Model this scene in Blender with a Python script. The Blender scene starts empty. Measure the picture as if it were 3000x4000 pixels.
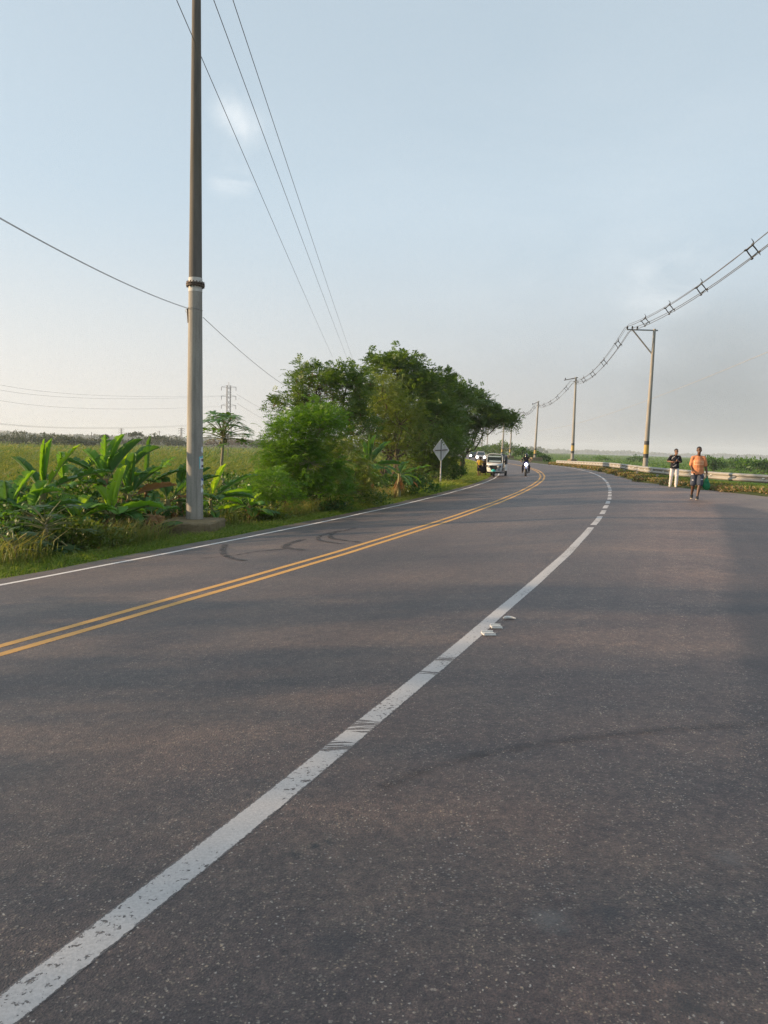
import bpy, bmesh, math, random
import numpy as np
from mathutils import Vector, Matrix

SC = bpy.context.scene
COL = SC.collection
RNG = np.random.default_rng(7)
random.seed(7)

# ---------------------------------------------------------------- camera
F = 3004.0; H = 1.48; PITCH = math.atan((2000 - 1746.6) / F); ROLL = 0.0286
fw = np.array([0, math.cos(PITCH), -math.sin(PITCH)])
r0 = np.array([1.0, 0, 0]); u0 = np.cross(r0, fw)
rt = math.cos(ROLL) * r0 + math.sin(ROLL) * u0
up = -math.sin(ROLL) * r0 + math.cos(ROLL) * u0
cam_d = bpy.data.cameras.new('camera'); cam = bpy.data.objects.new('camera', cam_d); COL.objects.link(cam)
cam.matrix_world = Matrix(((rt[0], up[0], -fw[0], 0), (rt[1], up[1], -fw[1], 0), (rt[2], up[2], -fw[2], H), (0, 0, 0, 1)))
cam_d.sensor_fit = 'HORIZONTAL'; cam_d.sensor_width = 36; cam_d.lens = 36 * F / 3000
cam_d.clip_start = 0.05; cam_d.clip_end = 20000
SC.camera = cam

# ---------------------------------------------------------------- sky, sun, exposure
SUN_AZ = math.radians(-86); SUN_EL = math.radians(13.5)
world = bpy.data.worlds.new('World'); SC.world = world; world.use_nodes = True
wn = world.node_tree; wn.nodes.clear()
def N(nt, t, **k):
    n = nt.nodes.new(t)
    for a, b in k.items():
        if a.startswith('i_'):
            n.inputs[a[2:].replace('_', ' ')].default_value = b
        else: setattr(n, a, b)
    return n
sky = N(wn, 'ShaderNodeTexSky', sky_type='NISHITA', sun_disc=False, sun_elevation=SUN_EL, sun_rotation=SUN_AZ,
        altitude=0, air_density=1.0, dust_density=3.0, ozone_density=1.5)
hs = N(wn, 'ShaderNodeHueSaturation', i_Saturation=0.38, i_Value=1.0)
bg = N(wn, 'ShaderNodeBackground', i_Strength=0.124); wo = N(wn, 'ShaderNodeOutputWorld')
wn.links.new(sky.outputs[0], hs.inputs['Color'])
# thin broken cloud, laid on directions in the sky
tc = N(wn, 'ShaderNodeTexCoord')
VEIL_L = (4.9, 4.70, 4.40); VEIL_R = (2.75, 2.80, 2.82); VEIL_T = (3.25, 4.05, 4.68)
def cloud_patch(direc, size, scale, thr, prev, amt, stretch=(1, 1, 1)):
    d = Vector(direc).normalized()
    vs = N(wn, 'ShaderNodeVectorMath', operation='DISTANCE'); vs.inputs[1].default_value = d
    wn.links.new(tc.outputs['Generated'], vs.inputs[0])
    mr = N(wn, 'ShaderNodeMapRange'); mr.inputs['From Min'].default_value = size; mr.inputs['From Max'].default_value = size * .15
    wn.links.new(vs.outputs['Value'], mr.inputs['Value'])
    mp = N(wn, 'ShaderNodeMapping'); mp.inputs['Scale'].default_value = stretch
    wn.links.new(tc.outputs['Generated'], mp.inputs['Vector'])
    no = N(wn, 'ShaderNodeTexNoise', i_Scale=scale, i_Detail=6.0, i_Roughness=.55, i_Distortion=.4)
    wn.links.new(mp.outputs[0], no.inputs['Vector'])
    m2 = N(wn, 'ShaderNodeMapRange'); m2.inputs['From Min'].default_value = thr; m2.inputs['From Max'].default_value = thr + .28
    wn.links.new(no.outputs['Fac'], m2.inputs['Value'])
    mu = N(wn, 'ShaderNodeMath', operation='MULTIPLY'); wn.links.new(mr.outputs[0], mu.inputs[0]); wn.links.new(m2.outputs[0], mu.inputs[1])
    mu2 = N(wn, 'ShaderNodeMath', operation='MULTIPLY'); mu2.inputs[1].default_value = amt; wn.links.new(mu.outputs[0], mu2.inputs[0])
    mx = N(wn, 'ShaderNodeMix', data_type='RGBA'); mx.inputs['B'].default_value = CLOUD
    wn.links.new(mu2.outputs[0], mx.inputs['Factor']); wn.links.new(prev, mx.inputs['A'])
    return mx.outputs['Result']
CLOUD = (5.9, 6.0, 6.0, 1)
def ray(x, y): return fw + (x - 1500) / F * rt - (y - 2000) / F * up
# a veil of haze over the whole sky, thicker and warmer towards the sun, thin cloud above it
sx = N(wn, 'ShaderNodeSeparateXYZ'); wn.links.new(tc.outputs['Generated'], sx.inputs[0])
def wmap(v, a, b, c, d):
    m_ = N(wn, 'ShaderNodeMapRange', interpolation_type='SMOOTHSTEP'); wn.links.new(v, m_.inputs['Value'])
    for k_, x_ in zip(('From Min', 'From Max', 'To Min', 'To Max'), (a, b, c, d)): m_.inputs[k_].default_value = x_
    return m_.outputs[0]
def wmix(f_, a, b):
    m_ = N(wn, 'ShaderNodeMix', data_type='RGBA'); wn.links.new(f_, m_.inputs['Factor'])
    for k_, v_ in (('A', a), ('B', b)):
        if hasattr(v_, 'is_linked'): wn.links.new(v_, m_.inputs[k_])
        else: m_.inputs[k_].default_value = (*v_, 1)
    return m_.outputs['Result']
low = wmix(wmap(sx.outputs[0], -.55, .5, 0, 1), VEIL_L, VEIL_R)
vc = wmix(wmap(sx.outputs[2], 0.0, .32, 0, 1), low, VEIL_T)
o_ = wmix(wmap(sx.outputs[2], 0.0, .5, .9, .66), hs.outputs[0], vc)
o_ = cloud_patch(ray(905, 430), .030, 20, .40, o_, .50, (1, 1, .5))
o_ = cloud_patch(ray(940, 510), .030, 24, .40, o_, .45, (1, 1, .5))
o_ = cloud_patch(ray(960, 560), .05, 12, .42, o_, .3, (1, 1, .5))
o_ = cloud_patch(ray(870, 722), .022, 10, .35, o_, .25, (1, 1, 4))
o_ = cloud_patch(ray(940, 708), .022, 10, .35, o_, .25, (1, 1, 4))
o_ = cloud_patch(ray(2590, 1080), .07, 8, .40, o_, .38, (1, 1, 3))
o_ = cloud_patch(ray(2250, 1330), .5, 2.2, .42, o_, .16, (1, 1, 2.5))
SMOKE = (1.9, 2.05, 2.1, 1)
CLOUD = SMOKE
o_ = cloud_patch(ray(2850, 1560), .13, 4, .30, o_, .6, (1, 1, 1.8))
o_ = cloud_patch(ray(2620, 1540), .12, 5, .32, o_, .35, (1, 1, 1.5))
wn.links.new(o_, bg.inputs['Color']); wn.links.new(bg.outputs[0], wo.inputs['Surface'])
sun_d = bpy.data.lights.new('sun', 'SUN'); sun = bpy.data.objects.new('sun', sun_d); COL.objects.link(sun)
sun_d.energy = 5.0; sun_d.angle = math.radians(1.2); sun_d.color = (1.0, .70, .42)
sdir = Vector((math.sin(SUN_AZ) * math.cos(SUN_EL), math.cos(SUN_AZ) * math.cos(SUN_EL), math.sin(SUN_EL)))
sun.rotation_euler = sdir.to_track_quat('Z', 'Y').to_euler()
SC.view_settings.view_transform = 'Standard'; SC.view_settings.look = 'None'
SC.view_settings.exposure = 0.62; SC.view_settings.gamma = 1.0
SC.cycles.max_bounces = 6; SC.cycles.transparent_max_bounces = 24; SC.cycles.volume_bounces = 1
SC.cycles.use_denoising = True; SC.cycles.denoiser = 'OPENIMAGEDENOISE'; SC.cycles.denoising_input_passes = 'RGB_ALBEDO_NORMAL'; SC.cycles.denoising_prefilter = 'NONE'

# ---------------------------------------------------------------- helpers
def tag(o, label=None, cat=None, group=None, kind=None):
    if label: o['label'] = label
    if cat: o['category'] = cat
    if group: o['group'] = group
    if kind: o['kind'] = kind
    return o
def empty(name, loc, label=None, cat=None, group=None, rz=0):
    o = bpy.data.objects.new(name, None); COL.objects.link(o); o.location = loc; o.rotation_euler = (0, 0, rz)
    o.empty_display_size = .2
    return tag(o, label, cat, group)
def link(name, me, mats, parent=None, smooth=False, loc=None):
    for m in (mats if isinstance(mats, (list, tuple)) else [mats]): me.materials.append(m)
    if smooth: me.shade_smooth()
    o = bpy.data.objects.new(name, me); COL.objects.link(o)
    if parent is not None: o.parent = parent
    if loc is not None: o.location = loc
    return o
def arr_mesh(name, V, Fq, mi=None):
    """numpy vertices (n,3) and faces (m,k)"""
    V = np.asarray(V, dtype=np.float32); Fq = np.asarray(Fq, dtype=np.int32)
    me = bpy.data.meshes.new(name); k = Fq.shape[1]
    me.vertices.add(len(V)); me.vertices.foreach_set('co', V.ravel())
    me.loops.add(Fq.size); me.loops.foreach_set('vertex_index', Fq.ravel())
    me.polygons.add(len(Fq)); me.polygons.foreach_set('loop_start', np.arange(len(Fq), dtype=np.int32) * k)
    try: me.polygons.foreach_set('loop_total', np.full(len(Fq), k, dtype=np.int32))
    except Exception: pass
    if mi is not None: me.polygons.foreach_set('material_index', np.asarray(mi, dtype=np.int32))
    me.update(calc_edges=True); me.validate(); return me
def nrm(v):
    v = np.asarray(v, float); n = np.linalg.norm(v, axis=-1, keepdims=True); return v / np.maximum(n, 1e-9)
class MB:
    """collects simple shapes into one mesh"""
    def __init__(s): s.v = []; s.f = []; s.m = []
    def add(s, vs, fs, m=0):
        b = len(s.v); s.v += [tuple(map(float, p)) for p in vs]; s.f += [tuple(b + i for i in f) for f in fs]; s.m += [m] * len(fs); return s
    def box(s, c, d, m=0, rz=0, M=None, bev=0):
        x, y, z = [t / 2 for t in d]
        if bev:
            b = min(bev, x * .9, y * .9, z * .9); vs = []; 
            prof = [(x - b, y), (x, y - b), (x, -y + b), (x - b, -y), (-x + b, -y), (-x, -y + b), (-x, y - b), (-x + b, y)]
            rings = [([(px * (x - b) / x, py * (y - b) / y) for px, py in prof], -z), (prof, -z + b), (prof, z - b), ([(px * (x - b) / x, py * (y - b) / y) for px, py in prof], z)]
            for pr, zz in rings: vs += [(px, py, zz) for px, py in pr]
            fs = []
            for k in range(3):
                for i in range(8): fs.append((k * 8 + i, k * 8 + (i + 1) % 8, k * 8 + 8 + (i + 1) % 8, k * 8 + 8 + i)[::-1])
            fs.append(tuple(range(8))); fs.append(tuple(range(24, 32))[::-1])
        else:
            vs = [(a * x, b * y, e * z) for a in (-1, 1) for b in (-1, 1) for e in (-1, 1)]
            fs = [(0, 1, 3, 2), (4, 6, 7, 5), (0, 4, 5, 1), (2, 3, 7, 6), (0, 2, 6, 4), (1, 5, 7, 3)]
        R = Matrix.Rotation(rz, 3, 'Z') if M is None else M
        return s.add([R @ Vector(v) + Vector(c) for v in vs], fs, m)
    def tube(s, pts, rad, n=8, m=0, cap=True, sq=None):
        P = [Vector(p) for p in pts]; rad = list(rad) if hasattr(rad, '__len__') else [rad] * len(P)
        ref = None; rings = []
        for i, p in enumerate(P):
            t = (P[min(i + 1, len(P) - 1)] - P[max(i - 1, 0)])
            t = t.normalized() if t.length > 1e-9 else Vector((0, 0, 1))
            if ref is None: ref = t.orthogonal() if abs(t.z) < .9 else (Vector((1, 0, 0)) - t * t.x)
            ref = (ref - t * ref.dot(t)).normalized(); b = t.cross(ref)
            rings.append([p + (ref * math.cos(a) + b * math.sin(a)) * rad[i] for a in [2 * math.pi * k / n for k in range(n)]])
        vs = [q for r in rings for q in r]; fs = []
        for i in range(len(P) - 1):
            for k in range(n): fs.append((i * n + k, i * n + (k + 1) % n, (i + 1) * n + (k + 1) % n, (i + 1) * n + k))
        if cap: fs.append(tuple(range(n))[::-1]); fs.append(tuple(range((len(P) - 1) * n, len(P) * n)))
        return s.add(vs, fs, m)
    def lathe(s, prof, c=(0, 0, 0), n=24, m=0, axis='Z'):
        vs = []; fs = []
        for r, z in prof:
            for k in range(n):
                a = 2 * math.pi * k / n; p = (r * math.cos(a), r * math.sin(a), z)
                if axis == 'Y': p = (p[0], p[2], p[1])
                if axis == 'X': p = (p[2], p[0], p[1])
                vs.append((p[0] + c[0], p[1] + c[1], p[2] + c[2]))
        for i in range(len(prof) - 1):
            for k in range(n): fs.append((i * n + k, i * n + (k + 1) % n, (i + 1) * n + (k + 1) % n, (i + 1) * n + k))
        fs.append(tuple(range(n))[::-1]); fs.append(tuple(range((len(prof) - 1) * n, len(prof) * n)))
        return s.add(vs, fs, m)
    def prism(s, poly, y0, y1, m=0, plane='XZ'):
        n = len(poly)
        if plane == 'XZ': vs = [(a, y0, b) for a, b in poly] + [(a, y1, b) for a, b in poly]
        elif plane == 'YZ': vs = [(y0, a, b) for a, b in poly] + [(y1, a, b) for a, b in poly]
        else: vs = [(a, b, y0) for a, b in poly] + [(a, b, y1) for a, b in poly]
        fs = [tuple(range(n)), tuple(range(n, 2 * n))[::-1]] + [(i, (i + 1) % n + 0, n + (i + 1) % n, n + i)[::-1] for i in range(n)]
        return s.add(vs, fs, m)
    def build(s, name, mats, parent=None, smooth=False, loc=None, auto=True):
        me = bpy.data.meshes.new(name); me.from_pydata(s.v, [], s.f); me.update()
        bm = bmesh.new(); bm.from_mesh(me); bmesh.ops.recalc_face_normals(bm, faces=bm.faces)
        bm.to_mesh(me); bm.free()
        for p, k in zip(me.polygons, s.m): p.material_index = k
        if smooth:
            me.shade_smooth()
            if auto:
                try: me.set_sharp_from_angle(angle=math.radians(40))
                except Exception: pass
        return link(name, me, mats, parent, False, loc)

# ---------------------------------------------------------------- materials
def new_mat(name):
    m = bpy.data.materials.new(name); m.use_nodes = True; nt = m.node_tree; nt.nodes.clear()
    out = N(nt, 'ShaderNodeOutputMaterial'); b = N(nt, 'ShaderNodeBsdfPrincipled'); nt.links.new(b.outputs[0], out.inputs['Surface'])
    return m, nt, b, out
def ramp(nt, fac, stops, interp='LINEAR'):
    r = N(nt, 'ShaderNodeValToRGB'); r.color_ramp.interpolation = interp; e = r.color_ramp.elements
    while len(e) < len(stops): e.new(.5)
    for k, (p, c) in zip(e, stops): k.position = p; k.color = (*c, 1) if len(c) == 3 else c
    nt.links.new(fac, r.inputs[0]); return r.outputs[0]
def noise(nt, scale, detail=4, vec=None, dist=0, rough=.55):
    n = N(nt, 'ShaderNodeTexNoise', i_Scale=scale, i_Detail=detail, i_Distortion=dist, i_Roughness=rough)
    if vec is not None: nt.links.new(vec, n.inputs['Vector'])
    return n.outputs['Fac']
def mixc(nt, fac, a, b, mode='MIX'):
    m = N(nt, 'ShaderNodeMix', data_type='RGBA', blend_type=mode)
    if hasattr(fac, 'is_linked'): nt.links.new(fac, m.inputs['Factor'])
    else: m.inputs['Factor'].default_value = fac
    for k, v in (('A', a), ('B', b)):
        if hasattr(v, 'is_linked'): nt.links.new(v, m.inputs[k])
        else: m.inputs[k].default_value = (*v, 1)
    return m.outputs['Result']
def pos(nt): return N(nt, 'ShaderNodeNewGeometry').outputs['Position']
def objc(nt): return N(nt, 'ShaderNodeTexCoord').outputs['Object']
def maprange(nt, v, a, b, c=0, d=1):
    m = N(nt, 'ShaderNodeMapRange'); nt.links.new(v, m.inputs['Value'])
    for k, x in zip(('From Min', 'From Max', 'To Min', 'To Max'), (a, b, c, d)): m.inputs[k].default_value = x
    return m.outputs[0]
def math_(nt, op, a, b):
    m = N(nt, 'ShaderNodeMath', operation=op)
    for i, v in enumerate((a, b)):
        if hasattr(v, 'is_linked'): nt.links.new(v, m.inputs[i])
        else: m.inputs[i].default_value = v
    return m.outputs[0]
def bump(nt, b, h, strength=.3, dist=.01):
    n = N(nt, 'ShaderNodeBump', i_Strength=strength, i_Distance=dist); nt.links.new(h, n.inputs['Height']); nt.links.new(n.outputs[0], b.inputs['Normal'])
def mscale(nt, vec, sc):
    m = N(nt, 'ShaderNodeMapping'); m.inputs['Scale'].default_value = sc; nt.links.new(vec, m.inputs['Vector']); return m.outputs[0]
def simple(name, col, rough=.6, metal=0, var=.12, scale=6, bmp=0, spec=.5, coat=0):
    m, nt, b, out = new_mat(name); v = objc(nt)
    f = noise(nt, scale, 5, v)
    c = mixc(nt, f, tuple(x * (1 - var) for x in col), tuple(min(1, x * (1 + var)) for x in col))
    nt.links.new(c, b.inputs['Base Color']); b.inputs['Roughness'].default_value = rough; b.inputs['Metallic'].default_value = metal
    b.inputs['Specular IOR Level'].default_value = spec; b.inputs['Coat Weight'].default_value = coat
    if bmp: bump(nt, b, noise(nt, scale * 8, 4, v), bmp, .01)
    return m
def leafmat(name, c1, c2, trans=.35, rough=.5, nscale=1.5, third=None, tcol=None):
    """leaves: every leaf its own tint; light comes through from behind"""
    m, nt, b, out = new_mat(name)
    ri = N(nt, 'ShaderNodeNewGeometry').outputs['Random Per Island']
    nf = noise(nt, nscale, 3, pos(nt))
    f = math_(nt, 'ADD', math_(nt, 'MULTIPLY', ri, .6), math_(nt, 'MULTIPLY', maprange(nt, nf, .3, .7), .4))
    st = [(0.05, c1), (.9, c2)]
    if third: st = [(0.05, c1), (.8, c2), (.93, c2), (.97, third)]
    c = ramp(nt, f, st)
    nt.links.new(c, b.inputs['Base Color']); b.inputs['Roughness'].default_value = rough; b.inputs['Specular IOR Level'].default_value = .35
    tr = N(nt, 'ShaderNodeBsdfTranslucent')
    tb = mixc(nt, 1.0, c, tcol or (1.6, 1.5, .5), 'MULTIPLY'); nt.links.new(tb, tr.inputs['Color'])
    ms = N(nt, 'ShaderNodeMixShader'); ms.inputs[0].default_value = trans
    nt.links.new(b.outputs[0], ms.inputs[1]); nt.links.new(tr.outputs[0], ms.inputs[2]); nt.links.new(ms.outputs[0], out.inputs['Surface'])
    return m

# ---------------------------------------------------------------- the road's course
KY = np.array([-200, 0, 10, 20, 30, 45, 60, 80, 110, 160, 240, 900.])
KS = np.array([.46, .4296, .3781, .3298, .2913, .2449, .1771, .1072, .064, .0495, .0443, .03])
_g = np.arange(-120, 700.01, .25); _s = np.interp(_g, KY, KS)
_x = np.concatenate([[0], np.cumsum((_s[1:] + _s[:-1]) / 2 * .25)]); _x += -5.687 - np.interp(0, _g, _x)
def smooth(a, b, x): t = np.clip((np.asarray(x, float) - a) / (b - a), 0, 1); return t * t * (3 - 2 * t)
WD = 3.65   # offset of the right edge line; d counts metres leftwards from that line
def dist_(X, Y):
    """signed distance to the left of the right-hand edge line (iterated foot point)"""
    X = np.asarray(X, float); Y = np.asarray(Y, float); t = Y.copy()
    for _ in range(6):
        cx = np.interp(t, _g, _x); s = np.interp(t, _g, _s)
        t = t + ((X - cx) * s + (Y - t)) / (1 + s * s) * .9
        t = np.clip(t, -120, 700)
    cx = np.interp(t, _g, _x); s = np.interp(t, _g, _s)
    d = (-(X - cx) + (Y - t) * s) / np.sqrt(1 + s * s)
    return WD + d, t
def at_road(y, d):
    """point at station y, d metres left of the right edge line"""
    cx = np.interp(y, _g, _x); s = np.interp(y, _g, _s); n = np.sqrt(1 + s * s); o = d - WD
    return np.stack([cx - o / n, y + o * s / n], -1)
def zroad(t, d):
    bank = .075 - .045 * smooth(55, 110, t); base = -.30 * smooth(60, 130, t) - .25 * smooth(150, 400, t)
    return base - bank * np.clip(d, 0, 8.2) + .028 * np.clip(-d, 0, 6)
LE = 7.62   # left asphalt edge
VX = np.array([28, 22, 16.3, 15.0, 14.3, 14.3, 14.9, 16.3, 17.7, 19.2, 20.6])
VY = np.array([14, 22, 28.5, 31.5, 35.5, 40.5, 46, 56, 66, 78, 95.])
def right_edge_d(t):
    return np.interp(t, [-60, 15, 21, 26.5, 31.5, 36, 42, 52, 62, 75, 90, 130, 400], [-16, -15, -10.5, -6.7, -4.6, -3.0, -1.7, -1.35, -1.1, -1.0, -.95, -1.1, -1.1])
def zground(X, Y):
    d, t = dist_(X, Y)
    zr = zroad(t, d)
    re = right_edge_d(t)
    zl = zroad(t, np.full_like(d, 8.2))
    # left: short verge, then a drop to the field
    k = d - LE
    left = zl + .0 - .12 * smooth(.2, 1.6, k); w_ = smooth(34, 46, t); left = left + (-1.62 - left) * smooth(0, 1, (k - 1.2 - 3.0 * w_) / (4.3 + 1.5 * w_))
    rr = re - d      # metres beyond the right asphalt edge
    rbase = zroad(t, np.minimum(re, 0)) + .05
    right = rbase + .03 * smooth(0, .5, rr); right = right + (-1.75 - right) * smooth(2.6, 9, rr)
    z = np.where(d > LE - .35, left, np.where(d < re + .2, right, zr - .07))
    z = np.where((d > LE - .35) & (d < LE + .1), np.minimum(left, zr - .05), z)
    return z
def gz(x, y): return float(zground(np.array([x]), np.array([y]))[0])
def hz(x): return 1746.6 + ROLL * (x - 1500)
def W(px, py, dep):
    """real place of something seen at (px,py) and standing dep metres ahead"""
    r = ray(px, py); k = dep / r[1]; return Vector((r[0] * k, dep, H + r[2] * k))
# ================================================================ SETTING
def asphalt():
    m, nt, b, out = new_mat('asphalt'); p = pos(nt)
    big = noise(nt, .22, 4, mscale(nt, p, (1, 2.2, 1)), .6)
    mid = noise(nt, 1.3, 5, p, .3)
    base = ramp(nt, big, [(.30, (.029, .0215, .0265)), (.5, (.063, .0445, .0435)), (.68, (.120, .082, .065))])
    base = mixc(nt, maprange(nt, mid, .35, .7, 0, .35), base, (.095, .078, .068))
    nz = N(nt, 'ShaderNodeTexNoise', i_Scale=70.0, i_Detail=2.0); nt.links.new(p, nz.inputs['Vector'])
    va = N(nt, 'ShaderNodeVectorMath', operation='MULTIPLY_ADD'); va.inputs[1].default_value = (.016, .016, .016); nt.links.new(nz.outputs['Color'], va.inputs[0]); nt.links.new(p, va.inputs[2]); pd = va.outputs[0]
    vo = N(nt, 'ShaderNodeTexVoronoi', i_Scale=95.0); nt.links.new(pd, vo.inputs['Vector'])
    sz = N(nt, 'ShaderNodeTexVoronoi', i_Scale=58.0); nt.links.new(pd, sz.inputs['Vector'])
    # light stones: some of the cells only
    sep = N(nt, 'ShaderNodeSeparateColor'); nt.links.new(vo.outputs['Color'], sep.inputs[0])
    inside = maprange(nt, vo.outputs['Distance'], .28, .42, 1, 0)
    st1 = math_(nt, 'MULTIPLY', inside, maprange(nt, sep.outputs[0], .45, .70))
    sep2 = N(nt, 'ShaderNodeSeparateColor'); nt.links.new(sz.outputs['Color'], sep2.inputs[0])
    st2 = math_(nt, 'MULTIPLY', maprange(nt, sz.outputs['Distance'], .24, .36, 1, 0), maprange(nt, sep2.outputs[1], .90, .94))
    stc = ramp(nt, sep.outputs[2], [(0, (.018, .017, .02)), (.4, (.15, .125, .10)), (.8, (.30, .24, .17)), (1, (.40, .38, .35))])
    col = mixc(nt, math_(nt, 'MULTIPLY', st1, .8), base, stc)
    col = mixc(nt, math_(nt, 'MULTIPLY', st2, .6), col, (.30, .265, .22))
    fine = noise(nt, 160, 2, p)
    col = mixc(nt, 1.0, col, ramp(nt, fine, [(.3, (.55, .55, .58)), (.7, (1.35, 1.32, 1.28))]), 'MULTIPLY')
    cl = noise(nt, 32, 6, p, 0, .78); col = mixc(nt, 1.0, col, ramp(nt, cl, [(.32, (.50, .50, .54)), (.5, (1, 1, 1)), (.68, (1.75, 1.66, 1.55))]), 'MULTIPLY')
    cl2 = noise(nt, 9, 4, p, 0, .7); col = mixc(nt, 1.0, col, ramp(nt, cl2, [(.35, (.78, .78, .82)), (.65, (1.22, 1.20, 1.16))]), 'MULTIPLY')
    # oil drip band, tyre tracks: follow the lane (attribute 'lane' = metres left of the edge line)
    la = N(nt, 'ShaderNodeAttribute', attribute_name='lane').outputs['Fac']
    st = N(nt, 'ShaderNodeAttribute', attribute_name='station').outputs['Fac']
    def band(c, w, a):
        x = math_(nt, 'ABSOLUTE', math_(nt, 'SUBTRACT', la, c), 0)
        return maprange(nt, x, w * .3, w, a, 0)
    tr = math_(nt, 'ADD', math_(nt, 'ADD', band(1.0, .55, 1), band(2.8, .55, 1)), math_(nt, 'ADD', band(4.6, .5, .9), band(6.2, .5, .9)))
    ws = N(nt, 'ShaderNodeCombineXYZ'); nt.links.new(la, ws.inputs[0]); nt.links.new(math_(nt, 'MULTIPLY', st, .08), ws.inputs[1])
    streak = noise(nt, 2.2, 4, ws.outputs[0])
    trm = math_(nt, 'MULTIPLY', tr, maprange(nt, streak, .35, .65, .1, .5))
    col = mixc(nt, trm, col, mixc(nt, 1, col, (.62, .62, .66), 'MULTIPLY'))
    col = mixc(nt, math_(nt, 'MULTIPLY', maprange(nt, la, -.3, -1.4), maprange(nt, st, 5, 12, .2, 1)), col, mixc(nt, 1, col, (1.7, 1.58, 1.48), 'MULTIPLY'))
    # dusty margins, a shadow strip painted along the right shoulder, spilt stains
    dust = math_(nt, 'MULTIPLY', maprange(nt, la, -2.9, -4.6), maprange(nt, noise(nt, .5, 5, p), .34, .58))
    col = mixc(nt, math_(nt, 'MULTIPLY', dust, .65), col, (.165, .132, .102))
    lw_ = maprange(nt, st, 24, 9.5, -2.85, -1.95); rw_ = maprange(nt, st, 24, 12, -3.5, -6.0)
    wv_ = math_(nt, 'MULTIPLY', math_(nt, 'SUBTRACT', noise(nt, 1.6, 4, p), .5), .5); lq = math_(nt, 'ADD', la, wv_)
    dark = math_(nt, 'MULTIPLY', maprange(nt, math_(nt, 'SUBTRACT', lq, lw_), .10, -.16), maprange(nt, math_(nt, 'SUBTRACT', lq, rw_), -.25, .1))  # mask of the right shoulder's shadow, painted into the asphalt colour
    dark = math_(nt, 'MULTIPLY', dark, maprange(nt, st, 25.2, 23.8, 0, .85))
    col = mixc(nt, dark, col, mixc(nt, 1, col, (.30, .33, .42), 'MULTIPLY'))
    edge = math_(nt, 'MULTIPLY', maprange(nt, la, 7.25, 7.6), maprange(nt, noise(nt, 2.5, 4, p), .3, .6, .3, .9))
    col = mixc(nt, edge, col, (.12, .10, .08))
    stain = maprange(nt, noise(nt, 3.4, 2, p, .2), .73, .79)
    col = mixc(nt, math_(nt, 'MULTIPLY', stain, .6), col, (.022, .021, .024))
    for c, r, cc, a in STAINS:
        dd = N(nt, 'ShaderNodeVectorMath', operation='DISTANCE'); nt.links.new(p, dd.inputs[0]); dd.inputs[1].default_value = c
        dn = math_(nt, 'ADD', dd.outputs['Value'], math_(nt, 'MULTIPLY', noise(nt, 22, 6, p, 0, .75), r * 2.2))
        col = mixc(nt, maprange(nt, dn, r * 2.1, r * 1.2, 0, a), col, cc)
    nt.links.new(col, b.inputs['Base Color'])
    b.inputs['Roughness'].default_value = .55; b.inputs['Specular IOR Level'].default_value = .64
    hgt = math_(nt, 'SUBTRACT', fine, math_(nt, 'MULTIPLY', vo.outputs['Distance'], .8))
    bump(nt, b, hgt, .55, .006)
    return m
def ground_hit(px, py, z=0.):
    r = ray(px, py); k = (z - H) / r[2]; return (float(r[0] * k), float(r[1] * k), z)
STAINS = [(ground_hit(2150, 3600, .03), .09, (.15, .145, .14), .45), (ground_hit(2850, 3360, .04), .08, (.14, .135, .135), .35),
          (ground_hit(1290, 3300), .030, (.015, .016, .018), .9), (ground_hit(1230, 3315), .035, (.015, .016, .018), .9), (ground_hit(1150, 3345), .045, (.018, .017, .018), .9),
          (ground_hit(2380, 3575, .03), .10, (.030, .028, .033), .7), (ground_hit(1300, 3680, .03), .09, (.030, .028, .033), .6), (ground_hit(2700, 3950, .03), .07, (.03, .028, .03), .7)]
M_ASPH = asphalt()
# --- the road sheet: stations along the curve, columns across it
ts = np.concatenate([np.arange(-60, 0, 3), np.arange(0, 60, .8), np.arange(60, 160, 2.5), np.arange(160, 420, 10)])
us = np.linspace(0, 1, 33)
rows = []; lane = []; stat = []
for t in ts:
    re = float(right_edge_d(t)); wob = .05 * math.sin(t * 1.7) + .04 * math.sin(t * 4.1 + 1)
    ds = (re + wob) + (LE + .05 * math.sin(t * 1.1) + .03 * math.sin(t * 5.3) - re - wob) * us
    ds = np.sort(np.concatenate([ds, [0.0]]))
    p = at_road(np.full(len(ds), t), ds); z = zroad(np.full(len(ds), t), ds)
    rows.append(np.c_[p, z]); lane.append(ds); stat.append(np.full(len(ds), t))
V = np.concatenate(rows); nc = len(rows[0])
fq = [(i * nc + j, i * nc + j + 1, (i + 1) * nc + j + 1, (i + 1) * nc + j) for i in range(len(ts) - 1) for j in range(nc - 1)]
me = arr_mesh('road', V, np.array(fq)[:, ::-1])
for nm, dat in (('lane', lane), ('station', stat)):
    a = me.attributes.new(nm, 'FLOAT', 'POINT'); a.data.foreach_set('value', np.concatenate(dat).astype(np.float32))
if me.polygons[0].normal.z < 0: me.flip_normals()
tag(link('road', me, M_ASPH, smooth=True), kind='structure')

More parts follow.
